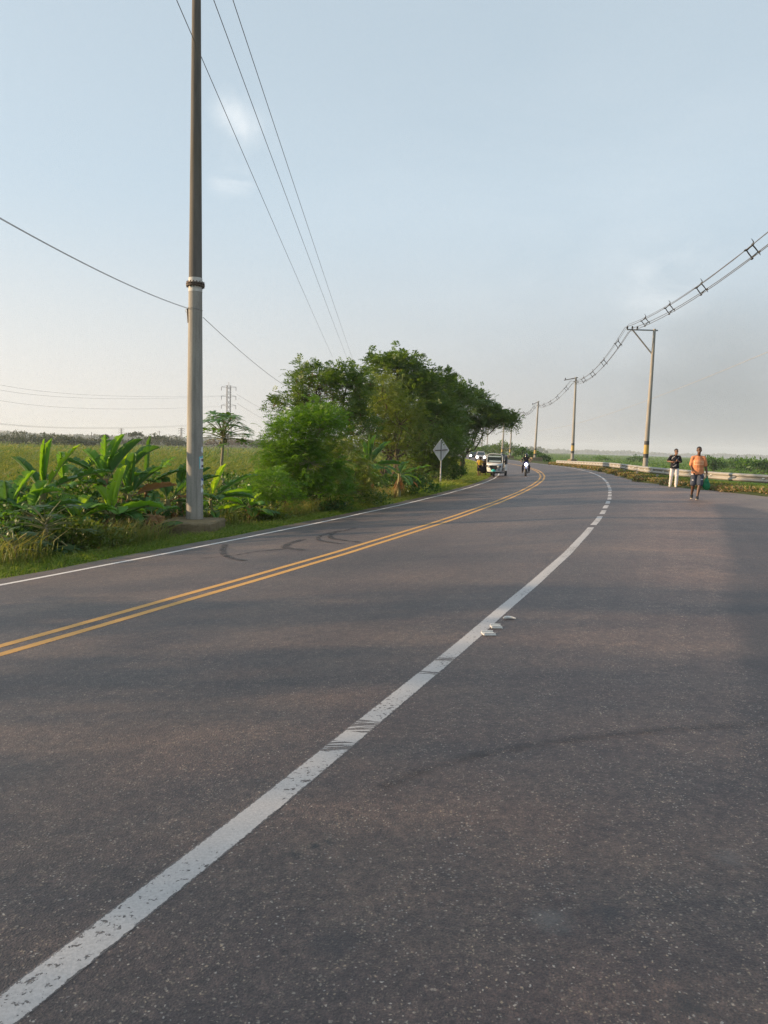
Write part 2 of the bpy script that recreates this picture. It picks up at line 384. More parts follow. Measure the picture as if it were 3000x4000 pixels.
# --- painted lines
def paint(name, c1, c2, wear, rough=.6, marks=0):
    m, nt, b, out = new_mat(name); p = pos(nt)
    c = mixc(nt, noise(nt, 3.0, 5, p), c1, c2)
    c = mixc(nt, maprange(nt, noise(nt, 90, 2, p), .35, .75, 0, .5), c, tuple(x * .6 for x in c1))
    nt.links.new(c, b.inputs['Base Color']); b.inputs['Roughness'].default_value = rough
    ed = N(nt, 'ShaderNodeAttribute', attribute_name='edge').outputs['Fac']
    big = maprange(nt, noise(nt, 1.1, 3, p), .40, .66)
    n = noise(nt, 34, 6, p, .3, .70)
    thr = math_(nt, 'ADD', .745 - wear * .07, math_(nt, 'MULTIPLY', big, -.12 * wear))
    hole = math_(nt, 'GREATER_THAN', n, thr)
    rag = math_(nt, 'GREATER_THAN', math_(nt, 'ADD', ed, math_(nt, 'MULTIPLY', noise(nt, 30, 6, p, 0, .7), .45)), 1.13)
    hole = math_(nt, 'MAXIMUM', hole, rag)
    if marks:
        st = N(nt, 'ShaderNodeAttribute', attribute_name='station').outputs['Fac']
        for s0, s1 in ((4.98, 5.12), (5.25, 5.42), (6.30, 6.36), (6.62, 6.70)):
            inb = math_(nt, 'MULTIPLY', math_(nt, 'GREATER_THAN', st, s0), math_(nt, 'LESS_THAN', st, s1))
            sn = noise(nt, 1.0, 3, mscale(nt, p, (4, 55, 1)))
            hole = math_(nt, 'MAXIMUM', hole, math_(nt, 'MULTIPLY', inb, math_(nt, 'GREATER_THAN', sn, .47)))
    hole = math_(nt, 'MULTIPLY', hole, .75)
    tr = N(nt, 'ShaderNodeBsdfTransparent'); ms = N(nt, 'ShaderNodeMixShader')
    nt.links.new(hole, ms.inputs[0]); nt.links.new(b.outputs[0], ms.inputs[1]); nt.links.new(tr.outputs[0], ms.inputs[2]); nt.links.new(ms.outputs[0], out.inputs['Surface'])
    bump(nt, b, noise(nt, 120, 3, p), .4, .004)
    return m
M_WHITE = paint('white_paint', (.40, .385, .385), (.53, .51, .50), 1.12, marks=1)
M_WHITE2 = paint('white_paint_edge', (.62, .60, .58), (.74, .71, .68), .1)
M_YEL = paint('yellow_paint', (.52, .27, .055), (.62, .34, .08), .45)
def stripe(name, d0, w, segs, mat, h=.005, wob=0.0):
    Vs, Fs, ed, st = [], [], [], []
    for a, b in segs:
        n = max(2, int((b - a) / (.4 if a < 60 else 2)) + 1); tt = np.linspace(a, b, n)
        base = len(Vs)
        for t in tt:
            o = wob * (math.sin(t * .9) + .6 * math.sin(t * 2.3 + 1))
            for e in (-1, -.5, 0, .5, 1):
                dd = d0 + o + e * w / 2; q = at_road(np.array(t), np.array(dd)); Vs.append((q[0], q[1], float(zroad(t, dd)) + h - (.0028 if t < 50 else 0))); ed.append(abs(e)); st.append(t)
        for i in range(n - 1):
            for j in range(4): k = base + i * 5 + j; Fs.append((k, k + 1, k + 6, k + 5))
    me = arr_mesh(name, Vs, Fs)
    for nm, dat in (('edge', ed), ('station', st)):
        at = me.attributes.new(nm, 'FLOAT', 'POINT'); at.data.foreach_set('value', np.array(dat, dtype=np.float32))
    if me.polygons[0].normal.z < 0: me.flip_normals()
    return tag(link(name, me, mat), kind='structure')
segs = [(-50, 16.5), (17.0, 19.2)]
t = 19.9
while t < 41: segs.append((t, t + 1.25)); t += 1.95
segs += [(41.5, 400)]
stripe('right_edge_line', 0, .135, segs, M_WHITE, wob=.006)
stripe('centre_line', WD - .135, .125, [(-50, 400)], M_YEL, wob=.008)
stripe('centre_line', WD + .135, .125, [(-50, 400)], M_YEL, wob=.008)
stripe('left_edge_line', 7.02, .12, [(-50, 400)], M_WHITE2, wob=.012)
# --- skid marks
def skid_mat():
    m, nt, b, out = new_mat('tyre_rubber_mark'); p = pos(nt)
    b.inputs['Base Color'].default_value = (.018, .018, .022, 1); b.inputs['Roughness'].default_value = .6
    ed = N(nt, 'ShaderNodeAttribute', attribute_name='edge').outputs['Fac']
    a = math_(nt, 'MULTIPLY', maprange(nt, ed, .5, 1, 1, 0), maprange(nt, noise(nt, 7, 5, p), .36, .62, .15, .8))
    tr = N(nt, 'ShaderNodeBsdfTransparent'); ms = N(nt, 'ShaderNodeMixShader')
    nt.links.new(a, ms.inputs[0]); nt.links.new(tr.outputs[0], ms.inputs[1]); nt.links.new(b.outputs[0], ms.inputs[2]); nt.links.new(ms.outputs[0], out.inputs['Surface'])
    return m
M_SKID = skid_mat()
def skid(pts, w, soft=.45):
    w *= .75
    P = [Vector(ground_hit(px, py, -.42 if px < 1450 else .02)) for px, py in pts]
    Q = []
    for i in range(len(P) - 1):
        p0, p1, p2, p3 = P[max(i - 1, 0)], P[i], P[i + 1], P[min(i + 2, len(P) - 1)]
        for k in range(8):
            u = k / 8; Q.append(.5 * ((2 * p1) + (p2 - p0) * u + (2 * p0 - 5 * p1 + 4 * p2 - p3) * u * u + (3 * p1 - p0 - 3 * p2 + p3) * u ** 3))
    Q.append(P[-1]); Vs, Fs, ed = [], [], []
    for i, q in enumerate(Q):
        t = (Q[min(i + 1, len(Q) - 1)] - Q[max(i - 1, 0)]).normalized(); n = Vector((-t.y, t.x, 0))
        endf = 1 if 0 < i < len(Q) - 1 else 0
        for e in (-1, -.4, .4, 1):
            r = q + n * e * w / 2; d, tt = dist_(np.array([r.x]), np.array([r.y])); Vs.append((r.x, r.y, float(zroad(tt, d)[0]) + .009)); ed.append(max(abs(e), soft) if endf else 1)
    for i in range(len(Q) - 1):
        for j in range(3): k = i * 4 + j; Fs.append((k, k + 1, k + 5, k + 4))
    me = arr_mesh('skid_mark', Vs, Fs); at = me.attributes.new('edge', 'FLOAT', 'POINT'); at.data.foreach_set('value', np.array(ed, dtype=np.float32))
    if me.polygons[0].normal.z < 0: me.flip_normals()
    tag(link('skid_mark', me, M_SKID), kind='structure')
skid([(1190, 2108), (1130, 2128), (1115, 2148), (1150, 2160), (1200, 2170)], .26)
skid([(1330, 2075), (1255, 2095), (1245, 2118), (1290, 2135), (1345, 2150)], .16)
skid([(1390, 2068), (1310, 2085), (1290, 2108), (1340, 2128), (1410, 2145)], .18)
skid([(880, 2110), (870, 2150), (900, 2185), (960, 2205)], .2)
skid([(1120, 2155), (1000, 2160), (900, 2175), (780, 2178)], .12)
skid([(3050, 2850), (2600, 2868), (2250, 2895), (1950, 2935), (1700, 2990), (1480, 3075)], .12, .80)
skid([(2740, 2235), (2600, 2228), (2560, 2225)], .03)

# --- ground: one sheet to the horizon
def axis(lo, hi, step, far, g=1.13):
    a = list(np.arange(lo, hi + 1e-6, step)); s = step; x = lo
    left = []
    while x > -far: s *= g; x -= s; left.append(max(x, -far))
    right = []; s = step; x = hi
    while x < far: s *= g; x += s; right.append(min(x, far))
    return np.array(sorted(set(left)) + a + right)
gx = axis(-16, 32, .35, 3900); gy = axis(-12, 120, .6, 3900)
X, Y = np.meshgrid(gx, gy); Z = zground(X.ravel(), Y.ravel())
bumpy = (np.sin(X * 1.3 + Y * .7) * np.sin(Y * 1.1 - X * .4)).ravel() * .03
d_, t_ = dist_(X.ravel(), Y.ravel()); Z = Z + bumpy * ((d_ > LE + .6) | (d_ < right_edge_d(t_) - .5))
# road runs on beyond the stretch that matters: keep far ground plain
Z = np.where(np.abs(Y.ravel()) > 600, np.where(X.ravel() < 30, -1.62, -1.75), Z)
nx = len(gx); I, J = np.meshgrid(np.arange(len(gy) - 1), np.arange(nx - 1), indexing='ij'); k = (I * nx + J).ravel()
me = arr_mesh('ground', np.c_[X.ravel(), Y.ravel(), Z], np.c_[k, k + 1, k + nx + 1, k + nx])
def groundmat():
    m, nt, b, out = new_mat('soil_and_grass'); p = pos(nt)
    f = noise(nt, .8, 6, p); g2 = noise(nt, 9, 5, p)
    c = ramp(nt, f, [(.3, (.030, .050, .014)), (.5, (.055, .075, .020)), (.7, (.095, .085, .035))])
    c = mixc(nt, maprange(nt, g2, .4, .7, 0, .6), c, (.085, .07, .035))
    far = noise(nt, .02, 5, mscale(nt, p, (1, .3, 1)))
    c = mixc(nt, maprange(nt, far, .4, .6, 0, .6), c, (.062, .095, .022))
    nt.links.new(c, b.inputs['Base Color']); b.inputs['Roughness'].default_value = .95; b.inputs['Specular IOR Level'].default_value = .1
    bump(nt, b, g2, .8, .06); return m
M_GROUND = groundmat()
tag(link('ground', me, M_GROUND, smooth=True), kind='structure')

# --- water of the wide lagoon on the right
def watermat():
    m, nt, b, out = new_mat('lagoon_water'); b.inputs['Base Color'].default_value = (.10, .12, .12, 1); b.inputs['Roughness'].default_value = .25
    b.inputs['Specular IOR Level'].default_value = .8
    bump(nt, b, noise(nt, 2, 3, pos(nt)), .3, .1); return m
tag(link('water', arr_mesh('water', [(560, 1250, -1.60), (3880, 1500, -1.60), (3880, 3100, -1.60), (560, 3100, -1.60)], [(0, 1, 2, 3)]), watermat()), kind='structure')

# --- far low hills on the left
def ridge(name, x0, x1, y, h, mat, n=120, seed=0, dy=300, fall=None):
    xs = np.linspace(x0, x1, n); rs = np.random.default_rng(seed)
    hh = np.zeros(n)
    for f_, a in ((1.5, .5), (3.3, .3), (8, .13), (19, .07)): hh += a * np.sin(xs / (x1 - x0) * 6.28 * f_ + rs.uniform(0, 6)) 
    hh = h * (.75 + .3 * hh)
    if fall is not None: hh *= np.interp(np.linspace(0, 1, n), *fall)
    V = []; prof = ((-1, 0), (-.5, .6), (0, 1), (.6, .5), (1.2, 0))
    for x, q in zip(xs, hh):
        for a, c in prof: V.append((x, y + a * dy + .3 * q * math.sin(x * .01 + a), -2 + c * q))
    Fq = [(i * 5 + j, i * 5 + j + 1, i * 5 + j + 6, i * 5 + j + 5) for i in range(n - 1) for j in range(4)]
    me = arr_mesh(name, V, Fq); return tag(link(name, me, mat, smooth=True), kind='structure')
M_HILL = simple('far_scrub', (.06, .08, .035), .95, var=.35, scale=.01)
ridge('hills', -3300, -250, 3100, 46, M_HILL, seed=3, dy=380, fall=([0, .45, .52, .62, .75, 1], [1, 1, .95, .55, .40, .25]))
# ================================================================ POLES, CABLES, RAIL, SIGN
def concrete(name, c, stain=.35, warm=(.30, .26, .20)):
    m, nt, b, out = new_mat(name); v = objc(nt)
    f = noise(nt, 2.5, 6, mscale(nt, v, (2, 2, .35)), .4)
    col = ramp(nt, f, [(.3, tuple(x * .72 for x in c)), (.55, c), (.75, tuple(x * 1.12 for x in c))])
    f2 = noise(nt, 30, 4, v); drip = noise(nt, 9, 5, mscale(nt, v, (1.6, 1.6, .05)), .2); col = mixc(nt, maprange(nt, drip, .52, .72, 0, .55), col, tuple(x * .45 for x in c)); col = mixc(nt, maprange(nt, f2, .5, .8, 0, stain), col, tuple(x * .5 for x in c))
    col = mixc(nt, maprange(nt, noise(nt, .7, 4, mscale(nt, v, (1, 1, .4))), .5, .7, 0, .5), col, warm)
    nt.links.new(col, b.inputs['Base Color']); b.inputs['Roughness'].default_value = .9; b.inputs['Specular IOR Level'].default_value = .2
    bump(nt, b, f2, .35, .006); return m
M_CONC = concrete('pole_concrete', (.34, .325, .29), .5)
M_CONC_D = concrete('dark_weathered_concrete', (.15, .14, .125), warm=(.20, .17, .11))
M_BASEC = concrete('crumbling_concrete', (.21, .165, .10), 1.0, (.27, .20, .09))
M_BAND = concrete('flaking_white_paint', (.62, .61, .57), .6)
M_RUST = simple('rusty_steel', (.13, .10, .08), .8, .4, .5, 20, .3)
M_BLACK = simple('black_plastic', (.012, .012, .013), .5)
M_WIRE = simple('grey_cable', (.09, .09, .095), .6)
M_WIREL = simple('pale_cable', (.34, .33, .32), .6)
M_YB = simple('yellow_band_paint', (.42, .29, .07), .6, var=.25)
M_KB = simple('black_band_paint', (.05, .05, .05), .7, var=.3)
M_STEEL = simple('galvanised_steel', (.34, .345, .35), .5, .6, .15)
M_PAPER_B = simple('teal_poster_paper', (.18, .50, .55), .8, var=.2, scale=20)
M_PAPER_W = simple('white_poster_paper', (.68, .70, .72), .8, var=.15, scale=20)
M_INK = simple('poster_ink', (.10, .06, .12), .8)

PX, PY = W(760, 2025, 18.4).x, 18.4
PZ = W(760, 2026, 18.4).z
def prad(z): return .202 - .0085 * (z - PZ)     # z in world metres
pole = empty('utility_pole', (PX, PY, PZ), 'thick grey concrete utility pole standing on a low concrete block beside the banana plants', 'utility pole')
mb = MB(); zc = W(760, 1112, 18.4).z; J = zc - PZ
lean = -.004
def pc(h): return (lean * h, 0, h)
mb.tube([pc(h) for h in np.linspace(0, J, 10)], [prad(PZ + h) for h in np.linspace(0, J, 10)], 40); mb.build('lower_shaft', M_CONC, pole, True)
mb = MB(); hs_ = np.linspace(J + .001, 14, 12); mb.tube([pc(h) for h in hs_], [prad(PZ + h) - .002 for h in hs_], 40); mb.build('upper_shaft', [M_CONC_D], pole, True)
for a, b in ((-.17, -.035), (.035, .15)):
    mb = MB(); mb.tube([pc(J + a), pc(J + b)], [prad(zc + a) + .004, prad(zc + b) + .004], 40, cap=False)
    mb.build('white_painted_band', M_BAND, pole, True)
mb = MB(); r = prad(zc)
mb.lathe([(r + .006, -.045), (r + .058, -.04), (r + .062, -.01), (r + .02, -.002), (r + .02, .004), (r + .06, .012), (r + .055, .038), (r + .006, .045)], pc(J), 40)
fl = mb.build('joint_flange', M_RUST, pole, True)
for k in range(16):
    a = 6.283 * k / 16; mb = MB(); mb.tube([(pc(J)[0] + (r + .04) * math.cos(a), (r + .04) * math.sin(a), J - .07), (pc(J)[0] + (r + .04) * math.cos(a), (r + .04) * math.sin(a), J + .065)], .014, 6)
    mb.build('flange_bolt', M_RUST, fl)
# wire tie round the shaft, and the black sleeve of the telephone wire
zt = W(760, 1207, 18.4).z - PZ; rr = prad(PZ + zt) + .006
mb = MB(); mb.tube([(rr * math.cos(a) + lean * zt, rr * math.sin(a), zt + .03 * math.cos(a) * -1) for a in np.linspace(0, 6.283, 33)], .006, 6); mb.build('wire_tie', M_STEEL, pole, True)
mb = MB(); mb.tube([(-rr - .03, -.03, zt - .01), (-rr - .015, -.05, zt - .14), (-rr - .0, -.06, zt - .33)], [.024, .027, .024], 10); mb.build('cable_sleeve', M_BLACK, pole, True)
mb = MB(); mb.tube([(-rr + .01 - .09 * math.sin(a), -.03, zt - .05 + .055 * math.cos(a)) for a in np.linspace(0, 3.6, 14)], .005, 6)
mb.build('loose_wire_loop', M_STEEL, pole, True); mb = MB(); mb.tube([(-rr + .16 - .05 * math.sin(a), -rr * .9, zt - .20 + .09 * math.cos(a)) for a in np.linspace(0, 3.1, 14)], .005, 6); mb.build('loose_wire_loop', M_STEEL, pole, True)
# posters pasted on the side facing the road
def poster(z0, z1, a0, a1, mat, off=.004, ragged=0, seed=1, name='poster'):
    rs = np.random.default_rng(seed); V = []; n = 9
    for i in range(5):
        f = i / 4
        for k in range(n):
            a = a0 + (a1 - a0) * k / (n - 1); h = z0 + (z1 - z0) * f
            if i in (0, 4): h += rs.uniform(-1, 1) * ragged
            if k in (0, n - 1): a += rs.uniform(-1, 1) * ragged * 1.5
            rad = prad(PZ + h) + off; V.append((rad * math.cos(a) + lean * h, rad * math.sin(a), h))
    Fq = [(i * n + k, i * n + k + 1, (i + 1) * n + k + 1, (i + 1) * n + k) for i in range(4) for k in range(n - 1)]
    me = arr_mesh(name, V, Fq)
    return link(name, me, mat, pole)
def pz(py): return W(760, py, 18.4).z - PZ
ps = poster(pz(1830), pz(1782), -.78, .1, M_PAPER_B, .004, .02); ps['label'] = 'torn teal poster'
ps = poster(pz(1829), pz(1788), -.66, .1, M_PAPER_W, .008, .008, 3); ps['label'] = 'white notice pasted over the teal poster'
for z0, z1, a0, a1, sd in ((1765, 1744, -.50, .2, 5), (1894, 1868, -.55, .2, 6), (1922, 1905, -.50, .2, 8)):
    poster(pz(z0), pz(z1), a0, a1, M_PAPER_W, .005, .035, sd)['label'] = 'torn scrap of white poster'
def strokes(z0, seed, n, mat):
    rs = np.random.default_rng(seed); mb = MB()
    for k in range(n):
        a = -.42 + .09 * k; h = pz(z0) + rs.uniform(-.01, .01)
        for (da, dz0, db, dz1) in ((-.02, -.025, -.02, .025), (-.02, .025, .03, .025), (-.02, 0 if k % 2 else -.025, .03, 0 if k % 2 else -.025)):
            A = []
            for aa, dz in ((a + da, dz0), (a + db, dz1)):
                rad = prad(PZ + h) + .011; A.append((rad * math.cos(aa) + lean * h, rad * math.sin(aa), h + dz))
            mb.tube(A, .004, 5)
    mb.build('poster_lettering', mat, pole)
M_INKB = simple('blue_poster_ink', (.03, .08, .35), .8)
strokes(1797, 1, 5, M_INK); strokes(1820, 2, 5, M_INK); strokes(1872, 4, 4, M_INKB)
# concrete block under the pole
g0 = W(823, 2040, 17.3)
cen = Vector((g0.x - .62, 17.3 + .8, 0)); mb = MB()
mb.box((cen.x - PX, cen.y - PY, -.30), (1.24, 1.6, .6), 0, -.02, bev=.03)
blk = mb.build('concrete_base', M_BASEC, pole)
dm = blk.modifiers.new('rough', 'SUBSURF'); dm.subdivision_type = 'SIMPLE'; dm.levels = 4; dm.render_levels = 4
tx = bpy.data.textures.new('chips', 'CLOUDS'); tx.noise_scale = .05
dd = blk.modifiers.new('chips', 'DISPLACE'); dd.texture = tx; dd.strength = .035; dd.mid_level = .6
# cross-arm at the top, above the picture
ctop = 12.9
TOP = Vector((PX + lean * ctop, PY, PZ + ctop))

def catenary(a, b, sag, n=24):
    a, b = Vector(a), Vector(b); return [a.lerp(b, t) - Vector((0, 0, 4 * sag * t * (1 - t))) for t in np.linspace(0, 1, n)]
def cable(name, pts, r, mat, label, cat, group=None):
    o0 = Vector(pts[0]); mb = MB(); mb.tube([Vector(p) - o0 for p in pts], r, 6); o = mb.build(name, mat, None, True, o0, False)
    return tag(o, label, cat, group)
# three power wires over the left verge; they end behind the tall trees
far = [W(1300, 1396, 92), W(1357, 1402, 92), W(1379, 1407, 92)]
near_px = [(690, 0), (835, 0), (910, 0)]
lab3 = ['left-most of the three power wires running away above the big trees', 'middle one of the three power wires running away above the big trees', 'right-most of the three power wires running away above the big trees']
ends = []
for k in range(3):
    r_ = ray(*near_px[k]); f_ = far[k]
    zt_ = [9.9, 9.9, 10.0][k]; q = (zt_ - H) / r_[2]; p0 = Vector((r_[0] * q, r_[1] * q, zt_))
    dv = (p0 - f_); b0 = p0 + dv * (6.0 / dv.length * (1 if k else 1)); 
    b0 = p0 + Vector((dv.x, dv.y, 0)).normalized() * 6 + Vector((0, 0, .35)); ends.append(b0)
    P_ = [f_.lerp(p0, t) - Vector((0, 0, 4 * .10 * t * (1 - t))) for t in np.linspace(0, 1, 30)] + [b0, b0 + Vector((dv.x, dv.y, 0)).normalized() * 25 + Vector((0, 0, -.2))]
    cable('power_wire', P_, .0085, M_WIRE, lab3[k], 'power wire', 'power wires over the left verge')
arm_y = PY - .0
mb = MB(); mb.box((-.75, -.02, ctop - .2), (2.2, .1, .1)); mb.build('crossarm', M_STEEL, pole)
mb = MB(); mb.tube([(-.35 + .10 * math.sin(a), -.15, W(655, 0, 18.4).z - PZ + .09 * math.cos(a) + .05) for a in np.linspace(0, 6.2, 16)], .012, 6); mb.build('hanging_wire_loop', M_WIRE, pole, True)
# telephone wire
tie = Vector((PX - rr - .01, PY, PZ + zt)); nl = W(-60, 820, 9.5); 
cable('telephone_wire', catenary(nl, tie, .10), .005, M_WIREL, 'pair of thin telephone wires coming in from the left to the thick pole', 'telephone wire')
cable('telephone_wire', catenary(nl + Vector((0, 0, .012)), tie + Vector((0, -.03, .01)), .10), .004, M_WIREL, 'upper strand of the telephone wires left of the thick pole', 'telephone wire')
t2 = Vector((PX + rr, PY, W(787, 1240, 18.4).z)); cable('telephone_wire', catenary(t2, W(1135, 1520, 36), .12), .007, M_WIREL, 'thin telephone wire falling from the thick pole to the trees on its right', 'telephone wire')

# ---- band-painted poles on the right
def band_pole(base, top, rad, label, arm=None, plinth=None, group='banded concrete poles along the right side'):
    """base, top: world vectors of the shaft axis"""
    o = empty('utility_pole', base, label, 'utility pole', group); b0 = Vector((0, 0, 0)); tp = top - base; L = tp.length
    def at(h): return tp * (h / L)
    r_ = lambda h: rad * (1 - .5 * h / L)
    hs = [0, .8, .80, 1.7, L * .5, L]
    mb = MB(); mb.tube([at(h) for h in np.linspace(-.8, L, 9)], [r_(h) for h in np.linspace(-.8, L, 9)], 20); mb.build('shaft', M_CONC, o, True)
    for a, b, m, nm in ((BH, BH + .30, M_KB, 'black_band'), (BH + .30, BH + .98, M_YB, 'yellow_band'), (BH + .98, BH + 1.26, M_KB, 'black_band')):
        mb = MB(); mb.tube([at(a), at(b)], [r_(a) + .006, r_(b) + .006], 20, cap=False); mb.build(nm, m, o, True)
    if plinth:
        mb = MB(); w_, d_, h_ = plinth; mb.box((0, 0, h_ / 2 - .6), (w_, d_, h_ + 1.2), 0, .3, bev=.06); mb.build('concrete_base', M_BASEC, o)
    if arm:
        av, kind = arm; e = tp + Vector((0, 0, -.1))
        mb = MB(); tip = e + av; mb.tube([e - av.normalized() * .25, tip], .05, 6); mb.build('crossarm', M_STEEL if kind else M_RUST, o)
        if kind:
            mb = MB(); mb.tube([e + av * .78, tp + Vector((0, 0, -1.9)) * 1], .035, 6); mb.tube([e + av * .78 + Vector((0, .12, 0)), tp + Vector((0, .12, -1.9))], .035, 6); mb.build('diagonal_brace', M_STEEL, o)
        for f_ in ((.98, .62, .80) if kind else (.9,)):
            p = e + av * f_; mb = MB(); mb.lathe([(.02, .05), (.05, .07), (.07, .10), (.045, .13), (.075, .16), (.045, .20), (.06, .24), (.03, .27)], p, 12); mb.build('insulator', M_BLACK, o, True)
    return o
BH = .95
P1b, P1t = W(2519, 1838, 58), W(2557, 1285, 58)
P2b, P2t = W(2235, 1800, 97), W(2250, 1473, 97)
P3b, P3t = W(2088, 1798, 145), W(2103, 1567, 145)
P4b, P4t = W(1991, 1787, 186), W(2003, 1608, 186)
P5b, P5t = W(1960, 1783, 212), W(1972, 1625, 212)
P6b, P6t = W(1901, 1772, 290), W(1908, 1650, 290)
P7b, P7t = W(1881, 1770, 320), W(1886, 1668, 320)
arm1 = W(2448, 1291, 58) - P1t; arm1.z = .0
band_pole(P1b, P1t, .195, 'nearest pole with black and yellow bands, its long arm reaching left over the rail', (arm1, 1), (1.0, 1.0, .25))
band_pole(P2b, P2t, .215, 'second banded pole from the right, rising behind the start of the guard rail', (Vector((-1.5, -.2, -.35)), 0), (.9, .9, .2))
band_pole(P3b, P3t, .24, 'banded pole on a square concrete block right of the motorcyclist', (Vector((-1.2, -.2, -.6)), 0), (2.2, 2.2, .55))
band_pole(P4b, P4t, .22, 'banded pole with a long arm pointing right, beyond the round bush', (Vector((2.9, .3, 0)), 0), (1.6, 1.6, .5))
band_pole(P5b, P5t, .30, 'banded pole rising straight behind the white three-wheeler')
band_pole(P6b, P6t, .22, 'far thin pole right of the last car, seen under the overhanging branch')
band_pole(P7b, P7t, .22, 'farthest thin pole straight above the last cars, half behind leaves')

# ---- covered cables on the right with their diamond spacers
A1 = W(2455, 1283, 58)
A0 = Vector((W(3000, 900, 30.5).x, 30.5, W(3000, 900, 30.5).z)); dirn = Vector(((A1.x - A0.x), (A1.y - A0.y), 0)).normalized()
S0 = A1 - dirn * 46; S0.z = A1.z + .35
A2 = P2t + Vector((-.45, -.1, -.55)); A3 = P3t + Vector((-.45, -.1, -.75)); A4 = P4t + Vector((2.6, .2, -.4)); A5 = P5t + Vector((-.3, 0, -.9)); A6 = P6t
sup = [S0, A1, A2, A3, A4, A5, A6]; sags = [1.15, 1.25, 1.15, .7, .2, .5]
def along(k, t): return sup[k].lerp(sup[k + 1], t) - Vector((0, 0, 4 * sags[k] * t * (1 - t)))
OFFS = [(0, .30, 'upper messenger wire of the spaced cable bundle on the right'), (-.26, .06, 'left conductor of the spaced cable bundle on the right'), (.24, .0, 'right conductor of the spaced cable bundle on the right'), (0, -.26, 'lowest conductor of the spaced cable bundle on the right')]
for q, (ox, oz, lb) in enumerate(OFFS):
    pts = []
    for k in range(len(sup) - 1):
        d = (sup[k + 1] - sup[k]); s_ = Vector((d.y, -d.x, 0)).normalized()
        for t in np.linspace(0, 1, 14)[:-1]:
            pinch = 1.0 if q else 1.0
            w_ = 1 if (k > 0 or t < .9) else 1
            pts.append(along(k, t) + s_ * ox * w_ + Vector((0, 0, oz)))
    cable('overhead_cable', pts, .012 if q == 0 else .017, M_WIRE, lb, 'overhead cable', 'spaced cables on the right-hand poles')
def spacer(p, d, lb):
    o = empty('cable_spacer', p, lb, 'cable spacer', 'diamond spacers on the right-hand cables', math.atan2(d.y, d.x) - math.pi / 2)
    mb = MB(); R = [(0, .26), (.11, .14), (.22, 0), (.10, -.12), (0, -.24), (-.11, -.11), (-.22, .04), (-.12, .16), (0, .26)]
    mb.tube([(x, 0, z) for x, z in R], .028, 8); mb.build('diamond_frame', M_BLACK, o, True)
    for x, z, a in ((0, .30, .9), (-.27, .06, 0), (.26, 0, 0), (0, -.28, 0)):
        mb = MB(); mb.box((x, 0, z), (.09, .16, .07), bev=.02)
        if a: mb.tube([(x, 0, z), (x + .02, 0, z + .10), (x - .07, 0, z + .22)], [.03, .022, .01], 6)
        elif x > 0: mb.tube([(x, 0, z), (x + .06, 0, z - .14)], [.025, .012], 6)
        mb.build('cable_clamp', M_BLACK, o)
    return o
side = ['topmost and nearest', 'second from the right edge', 'third from the right edge', 'the last one before the long arm']
px_ = [2940, 2740, 2615, 2520]
for i, px in enumerate(px_):
    lo, hi = 0.0, 1.0
    def pxof(t):
        p = along(0, t); v = np.array([p.x, p.y, p.z - H]); return 1500 + F * (v @ rt) / (v @ fw)
    best = min(np.linspace(.3, 1, 400), key=lambda t: abs(pxof(t) - px))
    spacer(along(0, best), sup[1] - sup[0], 'black diamond spacer on the right-hand cables, ' + side[i])
nm_ = ['between the nearest and second banded poles', 'between the second and third banded poles', 'before the far pole with the long arm']
ordn = ['first', 'second', 'third', 'fourth', 'fifth', 'last']
for k, n_s in ((1, 5), (2, 5), (3, 5)):
    for i in range(n_s):
        t = (i + .6) / (n_s + .2); spacer(along(k, t), sup[k + 1] - sup[k], 'diamond spacer, %s of those %s' % (ordn[i], nm_[k - 1]))
cable('overhead_cable', catenary(W(3030, 1362, 90), W(2080, 1685, 300), 2.0) , .03, M_WIREL, 'single thin wire far behind the right-hand poles', 'overhead cable')

# ---- guard rail on the right
M_RAIL = simple('dull_galvanised_rail', (.34, .325, .29), .55, .35, .25, 3)
M_RAILD = simple('aged_white_paint', (.40, .37, .31), .7, 0, .3, 4)
M_REFL = simple('reflector_face', (.80, .80, .78), .3)
RX = [24, 19.5, 17.2, 15.8, 15.0, 14.85, 15.3, 16.9, 18.3, 19.75, 21.1]; RY = [23, 26, 28.7, 31.6, 35.5, 40.5, 46, 56, 66, 78, 95]
RT = [.85, .82, .79, .77, .77, .77, .77, .77, .72, .60, .46]
def resample(XYZ, step):
    P = np.array(XYZ, float); out = []
    for i in range(len(P) - 1):
        p0, p1, p2, p3 = P[max(i - 1, 0)], P[i], P[i + 1], P[min(i + 2, len(P) - 1)]; n = max(2, int(np.linalg.norm(p2 - p1) / step))
        for k in range(n):
            u = k / n; out.append(.5 * ((2 * p1) + (p2 - p0) * u + (2 * p0 - 5 * p1 + 4 * p2 - p3) * u * u + (3 * p1 - p0 - 3 * p2 + p3) * u ** 3))
    out.append(P[-1]); return np.array(out)
def wbeam(path, name, mat, parent, side=1):
    prof = [(a_ * 1.1, b_ * 1.14) for a_, b_ in [(0, -.155), (.035, -.14), (.08, -.10), (.08, -.07), (.03, -.025), (0, 0), (.03, .025), (.08, .07), (.08, .10), (.035, .14), (0, .155)]]
    prof2 = [(a - .012, b) for a, b in prof][::-1]; pr = prof + prof2; n = len(pr); V = []; Fq = []
    for i, p in enumerate(path):
        t = path[min(i + 1, len(path) - 1)] - path[max(i - 1, 0)]; t = t / np.linalg.norm(t[:2]); nn = np.array([-t[1], t[0]]) * side
        for a, b in pr: V.append((p[0] + nn[0] * a, p[1] + nn[1] * a, p[2] - .155 + b))
    for i in range(len(path) - 1):
        for k in range(n): Fq.append((i * n + k, i * n + (k + 1) % n, (i + 1) * n + (k + 1) % n, (i + 1) * n + k))
    me = arr_mesh(name, V, Fq); return link(name, me, mat, parent, True)
